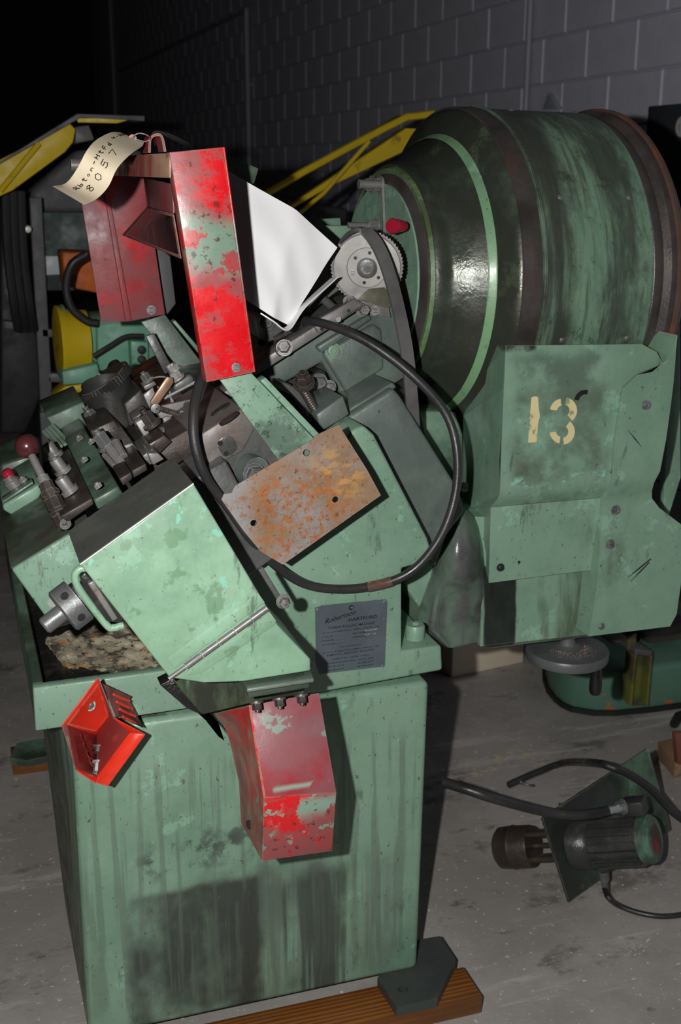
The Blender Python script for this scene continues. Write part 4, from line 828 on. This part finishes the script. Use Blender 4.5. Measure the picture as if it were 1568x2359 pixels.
# ================================================================== loose things on the machine
# inventory tag
up = [(275, 304), (255, 305), (222, 322), (199, 348), (179, 386), (153, 421), (121, 429)]
dn_ = [(332, 327), (326, 338), (301, 355), (270, 388), (250, 429), (224, 457), (194, 472)]
ys = [1.93, 1.90, 1.84, 1.80, 1.79, 1.77, 1.73]
UP = spline([oY(*p, y_) for p, y_ in zip(up, ys)], 4); DN = spline([oY(*p, y_-.004) for p, y_ in zip(dn_, ys)], 4)
tg = root('inventory_tag', UP[0], 'manila paper tag handwritten 8057, wired to the red guard frame', 'tag')
bm = bmesh.new(); n = 6; rows = [[bm.verts.new(a.lerp(b, j/n)) for j in range(n+1)] for a, b in zip(UP, DN)]
for a, b in zip(rows, rows[1:]):
    for j in range(n): bm.faces.new((a[j], a[j+1], b[j+1], b[j]))
r = bmesh.ops.extrude_face_region(bm, geom=bm.faces[:]); bmesh.ops.translate(bm, verts=[g for g in r['geom'] if isinstance(g, bmesh.types.BMVert)], vec=(0, .0006, 0))
ob('paper', bm, TAG, tg, smooth=True)
def tagpt(s, t, lift=.0012):   # s: 0 bottom end .. 1 clip end ; t: 0 lower edge .. 1 upper edge
    f = (1-s)*(len(UP)-1); i = min(int(f), len(UP)-2); f -= i
    p = DN[i].lerp(DN[i+1], f).lerp(UP[i].lerp(UP[i+1], f), t)
    return p+(CAM-p).normalized()*lift
def handwrite(s, s0, t0, hs, ht, step):
    bm = bmesh.new(); x = 0
    for ch in s:
        for st_ in STROKES[ch]: bmtube([tagpt(s0+(x+px*.9)*hs, t0+py*ht) for px, py in st_], .0007, 5, bm)
        x += step
    ob('handwriting', bm, INK, tg)
handwrite('Rbton-Htfd', .14, .60, .072, .13, .80)
handwrite('4-500', .76, .72, .055, .09, .80)
handwrite('8057', .20, .28, .12, .20, 1.05)
ec = tagpt(.955, .42, .001); nn_ = (CAM-ec).normalized()
lathe('eyelet', M('pink_reinforcement_ring', srgb(170, 110, 105), .6, bump=0), ec, nn_, [(0, .0062), (.0006, .0062), (.0006, .0025), (0, .0025)], tg, 18)
tube('tie_wire', BRIGHT, [ec+nn_*.001, oY(311, 311, 1.90), oY(322, 307, 1.90), oY(340, 312, 1.90), oY(345, 320, 1.92), oY(334, 326, 1.92), oY(312, 320, 1.91), ec+nn_*.002], .0009, tg, 6)
# short black cable through the strap handle
tube('cable', RUBBER, [oY(*p, y_) for p, y_ in (((358, 330), 1.985), ((354, 316), 1.97), ((360, 306), 1.97), ((392, 314), 2.0), ((425, 330), 2.05), ((434, 336), 2.1))], .0042, None, 8, label='thin black cable threaded through the small red strap handle', cat='cable', origin=oY(360, 306, 1.97))
# big loop of rubber cable
loop = [((600, 790), 2.12), ((640, 752), 2.08), ((690, 738), 2.0), ((760, 750), 1.93), ((850, 790), 1.88), ((950, 865), 1.84), ((1025, 950), 1.82), ((1052, 1040), 1.80), ((1048, 1140), 1.79), ((1015, 1235), 1.785), ((955, 1310), 1.79), ((880, 1345), 1.80), ((780, 1357), 1.80), ((690, 1340), 1.79), ((600, 1270), 1.76), ((530, 1175), 1.74), ((475, 1100), 1.72), ((448, 1020), 1.72), ((447, 940), 1.74), ((460, 880), 1.77), ((470, 850), 1.80)]
PT = [oY(*p, y_) for p, y_ in loop]
cbl = ob('cable', bmtube(spline(PT, 8), .0078, 14), RUBBER, mc, smooth=True, label='thick black rubber cable hanging in a big loop')

sq = spline(PT, 8); i0 = 8*11-2; tube('tape_collar', M('worn_orange_tape', (.10, .06, .05, 1), .4, 0, [('n', (.5, .14, .03, 1), 40, (1, 1, 1), .5, .6, .9)]), sq[i0:i0+6], .0088, cbl, 14, 0, label='orange scuffed tape collar')

# red pedal guard hanging at the tray corner (open box seen from its open side)
pg = root('pedal_guard', oY(240, 1690, 1.76), 'orange red louvred pedal guard shell hanging below the tray corner', 'pedal guard')
def c3(x, y): return (100+x*.17857, 1540+y*.17857)
yf, yb_ = 1.72, 1.80
O = {'top': oY(*c3(705, 125), 1.74), 'left': oY(*c3(240, 745), yf), 'botl': oY(*c3(425, 1310), yf), 'bot': oY(*c3(685, 1475), yf-.005), 'botr': oY(*c3(830, 1520), yf), 'r': oY(*c3(1310, 855), yf+.01), 'rt': oY(*c3(905, 640), yf+.01)}
I = {'a': oY(*c3(310, 730), yf+.006), 'b': oY(*c3(680, 860), yb_), 'c': oY(*c3(860, 610), yb_-.02), 'd': oY(*c3(710, 200), 1.752), 'e': oY(*c3(460, 1290), yf+.01), 'f': oY(*c3(690, 1390), yf+.02), 'g': oY(*c3(1110, 830), yf+.02), 'h': oY(*c3(895, 680), yf+.02), 'k': oY(*c3(705, 1350), yb_)}
def quad(name, mat, pts, t=.0018, parent=pg, **k): return slab(name, mat, pts, t, parent, .0005, **k)
quad('top_face', ORED, [O['top'], O['left'], I['b'], I['c']])
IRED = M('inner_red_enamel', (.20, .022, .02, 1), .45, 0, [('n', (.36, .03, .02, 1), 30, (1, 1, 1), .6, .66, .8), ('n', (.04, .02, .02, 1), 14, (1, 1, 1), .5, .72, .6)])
quad('louvred_panel', IRED, [I['a'], I['b'], I['k'], O['botl']])
quad('inner_wall', IRED, [I['c'], I['b'], I['k'], I['f'], I['g'], O['rt']])
quad('front_rim', ORED, [I['f'], I['g'], O['r']+Vector((-.0045, 0, .002)), O['r'], O['botr'], O['bot']])
quad('edge_strip', REDD, [O['left'], I['a'], I['e'], O['botl']]); quad('edge_strip', ORED, [O['botl'], I['e'], I['f'], O['bot']])
quad('edge_strip', REDD, [O['top'], O['rt'], I['h'], I['d']]); quad('edge_strip', ORED, [O['rt'], O['r'], I['g'], I['h']])
bkp = quad('louvred_back', M('dull_maroon_enamel', (.16, .05, .045, 1), .5, 0, [('n', (.05, .03, .03, 1), 20, (1, 1, 1), .5, .7, .7)]), [oY(*c3(770, 200), 1.765), oY(*c3(1130, 360), 1.80), oY(*c3(1110, 400), 1.80), oY(*c3(1220, 715), 1.80), oY(*c3(1300, 775), 1.79), oY(*c3(925, 600), 1.76)])  # back panel in a duller, darker red than the outer faces
for k in range(4):
    a = Vector((905, 335, 0)).lerp(Vector((1020, 620, 0)), k/3); b = Vector((1110, 420, 0)).lerp(Vector((1220, 715, 0)), k/3)
    tube('louvre', ORED, [oY(*c3(a.x, a.y), 1.768), oY(*c3((a.x+b.x)/2, (a.y+b.y)/2+5), 1.78), oY(*c3(b.x, b.y), 1.79)], .0022, bkp, 6)
    a = Vector((480, 865, 0)).lerp(Vector((590, 1180, 0)), k/3)
    tube('louvre_slit', IRED, [oY(*c3(a.x, a.y), 1.738), oY(*c3(a.x+35, a.y+70), 1.748), oY(*c3(a.x+100, a.y+105), 1.762), oY(*c3(min(a.x+200, 690), a.y+125), 1.775)], .0012, pg, 6)
bolt('rivet', oY(*c3(592, 468), 1.752), (-.2, -1, .3), .0075, .004, pg, 'dome', CAST, True)
bd = (oY(*c3(710, 1270), 1.755)-oY(*c3(745, 1010), 1.775)).normalized()
bolt('mounting_bolt', oY(*c3(752, 1010), 1.775), bd, .011, .008, pg, 'hex', CAST)
lathe('bolt_shank', CAST, oY(*c3(752, 1010), 1.775), bd, [(0, .006), (.03, .006)], pg, 12)
bolt('mounting_nut', oY(*c3(735, 1200), 1.76), bd, .010, .014, pg, 'hex', BRIGHT)
tube('hook', CAST, [oY(*c3(752, 1010), 1.79), oY(*c3(700, 900), 1.82), oY(*c3(690, 700), 1.833)], .004, pg, 8)

# ================================================================== timber
B0 = oZ(1110, 2333, 0); A1 = oZ(1070, 2231, .04)
tx = Vector((B0.x, 0, 0)); 
ob('timber_beam', bmbox(Vector(((B0.x-.35)/2, (B0.y+1.862)/2, .0195)), B0.x+.35, 1.862-B0.y, .039), WOOD, bevel=.002, label='oil stained timber beam under the front of the green machine', cat='timber', origin=(0.4, 1.81, 0))
p = oZ(40, 1790, 0)
ob('timber_beam', bmbox(Vector((p.x+.20, p.y+.06, .0195)), .42, .10, .039), WOOD, bevel=.002, label='short end of a timber beam under the machine rear, lower left', cat='timber', origin=(p.x+.2, p.y+.06, 0))

# ================================================================== motor pump on the floor
mp = oZ(1420, 2010, 0); mr = root('coolant_pump', Vector((mp.x, mp.y, 0)), 'greasy green coolant pump motor lying on its mounting plate on the floor', 'pump')
def c7(x, y): return (1140+x*.27296, 1680+y*.27296)
pT = c7(1290, 160); pL = c7(400, 750); pB = c7(625, 1460); pR = c7(1480, 845)
bB = oZ(*pB, .004); 
# plate plane: leans, lowest corner on the floor; solve heights for the other corners by distance
PLm = green('oily_plate_paint', [('n', (.025, .03, .025, 1), 7, (1, 1, 1), .36, .60, .9, .7), ('nb', (.02, .022, .02, 1), 6, (1, 1, 1), .2, .5, .9, ((None, None, None), (.06, None, None)), .15)], base=srgb(78, 112, 84), edge=True)
rT = ray(*pT); 
yPl = bB.y
def onPl(px, py): return oP(px, py, bB, Vector((.32, -.88, .34)).normalized())
pts = [onPl(*q) for q in (pT, pL, pB, pR)]
holes = [circ(onPl(*c7(*q)), .0045, *(frame(Vector((.32, -.88, .34)))[1:]), 12) for q in ((1195, 262), (560, 637), (738, 1325), (1455, 700))]
nP = Vector((.32, -.88, .34)).normalized()
holed('mounting_plate', PLm, pts, holes[:3], -nP, .006, mr)
mo = onPl(*c7(740, 960)); md = (oP(*c7(1300, 950), mo+nP*.20, nP)-mo); 
rv = ray(*c7(1000, 950)).normalized(); md = (R @ Vector((1, .06, 0))*.86-rv*.5).normalized(); 
def prad(c, px): return px*(R.transposed() @ (c-CAM)).z*-1/F
rM = prad(mo, 53)
MB = M('greasy_motor_casting', (.05, .052, .05, 1), .35, .3, [('n', (.12, .11, .10, 1), 22, (1, 1, 1), .5, .72, .6), ('n', (.08, .14, .10, 1), 9, (1, 1, 1), .6, .72, .5)], .4, 140)
body = lathe('motor_body', MB, mo, md, [(-.02, rM*1.15), (.02, rM*1.12), (.028, rM*1.0), (.145, rM*1.0), (.15, rM*.9)], mr, 40)
_, e_, g_ = frame(md)
bmf = bmesh.new()
for k in range(18):
    t = 2*math.pi*k/18; d = e_*math.cos(t)+g_*math.sin(t); bmbox(mo+md*.085+d*rM*1.04, .11, .0045, rM*.17, (md, md.cross(d), d), bmf)
    if True:
        ob('cooling_fin', bmf, MB, body); bmf = bmesh.new()
bmf.free()
lathe('end_cap', green('cap_paint', [('n', (.03, .03, .03, 1), 14, (1, 1, 1), .4, .6, .8)], base=srgb(80, 120, 98)), mo+md*.145, md, [(0, rM*1.02), (.02, rM*1.02), (.028, rM*.9), (.028, rM*.6)], body, 40)
lathe('red_cap_centre', M('worn_red_cap', (.25, .02, .02, 1), .5, 0, [('n', (.03, .03, .03, 1), 24, (1, 1, 1), .45, .55, .9)]), mo+md*.1735, md, [(0, rM*.58), (.001, rM*.58)], body, 32)
# pump can behind the plate
pc = oP(*c7(300, 920), bB-nP*.12, nP); pa = (mo-pc); pa = md
PCm = M('brown_pump_can', (.06, .045, .035, 1), .4, .4, [('n', (.14, .11, .08, 1), 12, (1, 1, 1), .5, .7, .7)], .3)
pc0 = mo-md*.215
can = lathe('pump_can', PCm, pc0, md, [(0, 0), (0, rM*.75), (.008, rM*.92), (.04, rM*.95), (.042, rM*.98), (.048, rM*.95), (.085, rM*.93), (.09, rM*.9)], mr, 36)
for k in range(4):
    t = math.pi/2*k+.4; d = e_*math.cos(t)+g_*math.sin(t); lathe('pump_strut', PCm, pc0+md*.085+d*rM*.75, md, [(0, .008), (.105, .008)], can, 10)
lathe('pump_shaft', PCm, pc0+md*.05, md, [(0, .006), (.14, .006)], can, 10)
# terminal boss, gland, cord
tbx = oP(*c7(1180, 650), mo+nP*.13, nP)
box('terminal_box', MB, tbx, (.05, .04, .035), mr, (md, e_, g_), .004)
bolt('gland_nut', oP(*c7(1085, 655), mo+nP*.12, nP), -X, .013, .016, mr, 'hex', CAST)
hA = oP(*c7(1065, 665), mo+nP*.12, nP); hB = oP(*c7(940, 690), mo+nP*.11, nP)
lathe('hose_tail', M('zinc_spiral', (.45, .48, .5, 1), .35, .6), hA, hB-hA, [((hB-hA).length*i/12, .0085+(.001 if i % 2 else 0)) for i in range(13)], mr, 16)
ho = [hB+(hB-hA)*-.1, oP(*c7(850, 710), mo+nP*.10, nP), oP(*c7(650, 725), mo+nP*.08, nP), oP(*c7(400, 690), mo+nP*.05, nP), oZ(1060, 1810, .055), oZ(1040, 1810, .05), oZ(1018, 1800, .045)]
ho = [ho[0], ho[1], ho[2], ho[3], oP(1140, 1840, mo+nP*.03, nP), oP(1080, 1820, mo, nP), oP(1022, 1802, mo-nP*.05, nP)]
for q in ho: q.z = max(q.z, .02)
tube('suction_hose', RUBBER, ho, .0115, mr, 14)
cg = oP(*c7(915, 1200), mo+nP*.06, nP)
lathe('cord_gland', CAST, cg, (oP(*c7(935, 1370), mo+nP*.05, nP)-cg), [(0, .012), (.02, .012), (.022, .0085), (.05, .0075)], mr, 14)
c0_ = oP(*c7(925, 1350), mo+nP*.05, nP)
tube('power_cord', RUBBER, [c0_, oZ(*c7(955, 1420), .05), oZ(*c7(1030, 1480), .02), oZ(*c7(1180, 1540), .008), oZ(*c7(1350, 1575), .0065), oZ(*c7(1500, 1575), .0065), oZ(*c7(1620, 1555), .0065)], .0062, mr, 10)
# loose hose with a cut end crossing over
hf = lambda x, y, d: oP(x, y, bB+nP*d, nP)
hz = [oZ(1172, 1808, .012), oZ(1200, 1795, .013), oZ(1240, 1778, .014), oZ(1300, 1757, .03), hf(1370, 1757, -.04), hf(1410, 1768, .035), hf(1450, 1785, .04), hf(1500, 1820, .04), hf(1560, 1880, .04), hf(1640, 1975, .03)]
for q in hz: q.z = max(q.z, .011)
hr = root('cut_hose', hz[0], 'black hose with a ragged cut end lying across the pump plate', 'hose')
tube('hose_body', RUBBER, hz, .0095, hr, 12)
tube('frayed_flap', RUBBER, [oZ(1196, 1800, .012), oZ(1215, 1808, .006), oZ(1232, 1810, .004)], [.006, .006, .006, .005, .004, .004, .003, .003, .003, .003, .003, .003, .003, .003, .003, .003, .002], hr, 6)

# straw litter and floor crumbs
bm = bmesh.new()
for k in range(75):
    t = random.random(); px = 1055+200*t+random.gauss(0, 10); py = 1755+30*math.sin(t*7)+random.gauss(0, 8); p = oZ(px, py, .002); a = random.uniform(-.6, .8); L_ = random.uniform(.006, .022)
    bmbox(p, L_, .0014, .0012, (Vector((math.cos(a), math.sin(a), 0)), Vector((-math.sin(a), math.cos(a), 0)), Z), bm)
ob('straw_litter', bm, STRAW, label='dry straw litter scattered on the floor above the pump', cat='litter', kind='stuff', origin=oZ(1150, 1760, 0))
bm = bmesh.new()
for k in range(220):
    px = random.uniform(990, 1568); py = random.uniform(2130, 2359); p = oZ(px, py, .001); s_ = random.uniform(.0006, .0018)
    if random.random() < .25: px = 1460+random.gauss(0, 14); py = 2180+random.gauss(0, 10); p = oZ(px, py, .001); s_ *= 1.5
    bmbox(p, s_, s_, .0012, (X, Y, Z), bm)
ob('plaster_crumbs', bm, M('white_crumb', (.5, .48, .45, 1), .8, bump=0), label='small white crumbs scattered over the near right floor', cat='debris', kind='stuff', origin=oZ(1300, 2200, 0))

# ================================================================== background right
br = root('drill_press_base', oZ(1450, 1640, 0), 'dark green rounded machine base with orange rust, behind the handwheel', 'machine')
BASEM = M('dark_green_enamel_base', srgb(84, 122, 104), .5, 0, [('n', srgb(206, 92, 40), 12, (1, 1, 1), .62, .64, 1, .7), ('n', (.03, .05, .04, 1), 6, (1, 1, 1), .5, .75, .6)], .1)
zt = .15; fpts = [(1258, 1540), (1258, 1590), (1263, 1592), (1280, 1614), (1298, 1628), (1320, 1638), (1370, 1646), (1420, 1646), (1500, 1638), (1640, 1618)]
gl = [oZ(*q, 0) for q in fpts[1:]]; gl = [oZ(1256, 1535, 0), oZ(1255, 1565, 0)]+gl[1:]+[gl[-1]+Vector((.2, .5, 0)), gl[0]+Vector((.3, .5, 0))]
ob('base_casting', bmprism([p_+Z*zt for p_ in gl], gl), BASEM, br, bevel=.02, segs=3)
ob('base_foot', bmprism([p_+Vector((0, 0, .015)) for p_ in [q+(Vector((gl[0].x+.4, gl[0].y, 0))-q).normalized()*-.012 for q in gl]], [q+(Vector((gl[0].x+.4, gl[0].y, 0))-q).normalized()*-.012 for q in gl]), BGK, br)
by = 2.95
YGm = M('rust_edged_yellow_green', srgb(105, 110, 50), .5, 0, [('n', (.05, .05, .03, 1), 10, (1, 1, 1), .42, .6, .8), ('e', srgb(200, 120, 60), .004, .9)], .1)
pz('channel_upright', YGm, [(1462, 1512), (1502, 1512), (1492, 1626), (1451, 1626)], by-.13, by-.12, br, .001)
pz('channel_flange', YGm, [(1462, 1510), (1467, 1510), (1456, 1626), (1451, 1626)], by-.17, by-.12, br, .001)
pz('channel_flange', YGm, [(1498, 1512), (1503, 1512), (1493, 1626), (1488, 1626)], by-.17, by-.12, br, .001)
pz('channel_cap', BGF, [(1464, 1496), (1502, 1500), (1502, 1512), (1462, 1510)], by-.16, by-.08, br, .002)
pz('channel_web', YGm, [(1445, 1470), (1466, 1460), (1462, 1560), (1452, 1626), (1449, 1600)], by-.13, by-.12, br, .002)
pz('casting_arm', M('brown_casting', (.05, .045, .035, 1), .5, 0, [('n', (.08, .10, .05, 1), 8, (1, 1, 1), .5, .7, .6)]), [(1478, 1465), (1600, 1430), (1600, 1560), (1545, 1552), (1530, 1515), (1500, 1490)], by+.05, by+.25, br, .02, segs=3)
pz('inner_panel', BGG, [(1475, 1480), (1560, 1470), (1560, 1560), (1475, 1560)], by+.3, by+.32, br, .002)
pz('shaft_end', BGF, [(1405, 1478), (1440, 1465), (1446, 1478), (1412, 1486)], by-.05, by+.1, br, .004)
ob('lever', bmtube([oZ(1552, 1668, .01), oZ(1562, 1650, .06), oZ(1590, 1640, .1)], .014, 8), BGK, label='black lever end on the floor at the right edge', cat='lever', origin=oZ(1552, 1668, 0))
wb = root('wood_block', oZ(1545, 1790, 0), 'pale splintered wood block on the floor at the right edge', 'wood')
bq = [oZ(*q, .0) for q in ((1512, 1745), (1552, 1792), (1620, 1775), (1600, 1725))]
ob('plank', bmprism([q+Z*.05 for q in bq], bq), PALEW, wb, bevel=.002)
pz('rusty_bracket', M('red_rust', (.20, .07, .045, 1), .6, 0, [('n', (.08, .03, .02, 1), 10, (1, 1, 1), .45, .7, .7)]), [(1556, 1690), (1600, 1690), (1600, 1750), (1562, 1762)], oZ(1560, 1760, .05).y, oZ(1560, 1760, .05).y+.02, wb, .001)
bq = [oZ(*q, 0) for q in ((1040, 1562), (1228, 1523), (1240, 1500), (1050, 1500))]; pq = [oZ(1040, 1562, 0), oZ(1245, 1518, 0)]
pq[1] = pq[0].lerp(pq[1], .8); pq += [pq[1]+Vector((-.05, .3, 0)), pq[0]+Vector((-.05, .3, 0))]
ob('cream_plinth', bmprism([q+Z*.14 for q in pq], pq), CREAMW, bevel=.004, label='low cream plinth on the floor beyond the machine cabinet', cat='plinth', origin=pq[0])
# grey electrical enclosure on wall, pyramid hook
eb_ = root('electrical_enclosure', oX(1568, 380, XW), 'dark grey electrical enclosure with round badge beside the drum', 'enclosure')
e0 = oX(1503, 245, XW-.15); e1 = oX(1503, 600, XW-.15)
ob('housing', bmbox(Vector((XW-.09, e0.y-.22, (e0.z+e1.z)/2)), .16, .44, e0.z-e1.z), GREYB, eb_, bevel=.004)
bd_ = oX(1570, 292, XW-.172); lathe('round_badge', M('white_badge', (.6, .6, .62, 1), .5, bump=0), bd_, -X, [(0, .035), (.003, .035)], eb_, 24)
text('badge_mark', 'I', M('red_print', (.4, .02, .02, 1), .5, bump=0), bd_+Vector((-.0035, .012, -.012)), -Y, Z, .024, None, eb_, .0004)
t0 = oX(1262, 214, XW-.03); tq = [oX(*q, XW-.03) for q in ((1262, 214), (1285, 252), (1248, 252))]
ob('wall_bracket', bmprism(tq, [q+Vector((.03, 0, 0)) for q in tq]), PIPEM, bevel=.001, label='small triangular bracket on the block wall above the drum', cat='bracket', origin=t0)

# ================================================================== background yellow rails
def pzb(*a, **k): return pz(*a, **k)
yr = root('feed_rail_unit', oZ(900, 1300, 0)*0+Vector((1.3, 3.9, 0)), 'yellow feed rail with thin yellow guide arms rising behind the drum', 'rail')
y_ = 3.8
pz('rail_channel', YEL, [(560, 545), (935, 295), (960, 296), (940, 345), (760, 430), (640, 500)], y_, y_+.04, yr, .004)
tube('guide_arm', YEL, [oY(*p, y_-.02) for p in ((520, 500), (700, 395), (880, 298), (935, 270), (1000, 262))], .012, yr, 8, 0)
tube('brace', YEL, [oY(*p, y_-.06) for p in ((690, 490), (745, 445), (850, 325))], .007, yr, 8, 0)
pz('rail_top_plate', BGF, [(870, 300), (935, 264), (1000, 258), (1000, 266), (940, 274), (880, 310)], y_+.02, y_+.1, yr, .002)
pz('support_post', BGK, [(560, 560), (700, 470), (800, 480), (800, 900), (600, 900)], y_+.2, y_+.5, yr, .01)
ob('support_foot', bmbox(Vector((oY(700, 700, y_+.35).x, y_+.35, .25)), .3, .3, .5), BGK, yr)
# second rail + frame machine on the left
yl_ = root('press_machine', Vector((.1, 4.3, 0)), 'green and grey framed machine with a yellow feed rail, far left', 'machine')
y2 = 3.6
pz('yellow_rail', YEL, [(-60, 425), (-60, 500), (0, 452), (30, 438), (150, 350), (168, 328), (174, 298), (158, 281), (130, 300), (0, 368)], y2, y2+.04, yl_, .003)
pz('rail_edge', BGF, [(-20, 385), (178, 262), (333, 267), (333, 279), (188, 270), (0, 378)], y2-.03, y2+.12, yl_, .002)
pz('yellow_strip', YEL, [(176, 272), (310, 272), (270, 284), (180, 282)], y2-.02, y2, yl_, .001)
pz('rail_bracket', BGF, [(172, 292), (205, 288), (218, 322), (172, 332)], y2+.05, y2+.15, yl_, .004)
tube('rail_brace', YEL, [oY(*p, y2-.03) for p in ((0, 440), (90, 330))], .008, yl_, 8, 0)
y3 = 3.9
pz('top_housing', BGF, [(70, 440), (175, 345), (330, 345), (330, 490), (70, 490)], y3+.2, y3+.5, yl_, .02)
pz('green_panel', BGD, [(90, 488), (340, 488), (340, 670), (90, 670)], y3+.1, y3+.13, yl_, .004)
lathe('panel_hole', BGK, oY(107, 547, y3+.098), -Y, [(0, .012), (.002, .012)], yl_, 16)
pz('white_label', M('white_label_plate', (.45, .5, .52, 1), .5, bump=0), [(100, 590), (143, 590), (141, 632), (102, 634)], y3+.095, y3+.1, yl_, .001)
fr = pz('frame_post', BGF, [(68, 455), (96, 455), (122, 950), (94, 950)], y3, y3+.06, yl_, .003)
o_ = oY(110, 950, y3); box('post_foot', BGF, Vector((o_.x, y3+.03, .43 if False else o_.z/2)), (.05, .06, o_.z), yl_)
pz('cross_beam', BGF, [(96, 758), (160, 762), (160, 778), (98, 776)], y3, y3+.05, yl_, .002)
pz('cross_beam', BGF, [(110, 860), (170, 862), (170, 882), (112, 880)], y3, y3+.05, yl_, .002)
pz('cross_beam', BGF, [(8, 740), (75, 745), (72, 765), (12, 756)], y3-.05, y3, yl_, .002)
for q in (12, 30, 48): tube('hanging_hose', BGK, [oY(q, 440, y3-.1), oY(q+6, 580, y3-.1), oY(q+20, 700, y3-.1), oY(q+30, 760, y3-.05)], .014, yl_, 8)
lathe('lamp_lens', M('white_lens', (.7, .7, .6, 1), .3, bump=0), oY(64, 528, y3-.1), -Y, [(0, .012), (.01, .009), (.012, 0)], yl_, 14)
pz('dark_base', BGK, [(0, 470), (80, 470), (100, 900), (60, 1000), (0, 1000)], y3+.15, y3+.5, yl_, .01)
pz('orange_guard', ORA, [(142, 580), (260, 585), (245, 680), (150, 660)], 3.55, 3.7, yl_, .006)
# green grinder motor with yellow wheel guard
gm = root('grinder_unit', Vector((oY(270, 850, 3.3).x, 3.4, 0)), 'pale green motor unit with round yellow guard, behind the knurled dial', 'motor')
y4 = 3.3
pz('motor_housing', BGG, [(222, 735), (345, 728), (350, 780), (370, 850), (225, 855)], y4, y4+.2, gm, .006)
pz('motor_housing_cap', BGG, [(215, 738), (330, 735), (345, 742), (222, 748)], y4-.01, y4+.2, gm, .003)
pz('housing_web', BGG, [(196, 745), (222, 745), (222, 828), (228, 850), (196, 850)], y4+.01, y4+.1, gm, .003)
sb = pz('switch_box', BGG, [(300, 785), (342, 788), (342, 850), (304, 850)], y4-.05, y4, gm, .004)
for q in (806, 828): lathe('push_button', BGK, oY(326, q, y4-.05), -Y, [(0, .012), (.008, .012), (.010, .008)], sb, 16)
wg = lathe('wheel_guard', YEL, oY(200, 785, y4+.03), (-1, -.05, 0), [(0, .02), (0, .085), (.06, .09), (.075, .10), (.08, .10), (.082, .085)], gm, 36)
lathe('guard_rim', BGG, oY(150, 785, y4+.05), (-1, -.05, 0), [(0, .10), (.008, .10)], gm, 32)
pz('base_slab', BGG, [(143, 856), (225, 838), (232, 880), (146, 888)], y4-.08, y4+.15, gm, .004)
pz('yellow_foot', YEL, [(122, 915), (150, 890), (390, 855), (390, 880), (300, 900), (170, 905), (135, 925)], y4+.02, y4+.12, gm, .004)
o_ = oY(280, 900, y4); box('pedestal', BGD, Vector((o_.x, y4+.12, (o_.z-.01)/2)), (.25, .2, o_.z-.012), gm)
tube('motor_lead', BGK, [oY(*p, y4-.06) for p in ((215, 822), (250, 800), (290, 777), (330, 775))], .008, gm, 8)
tube('hanging_cable', BGK, [oY(*p, 3.2) for p in ((200, 585), (165, 610), (152, 660), (165, 710), (200, 740), (225, 745))], .011, None, 10, label='black cable hanging in an arc in front of the orange guard', cat='cable', origin=oY(165, 660, 3.2))
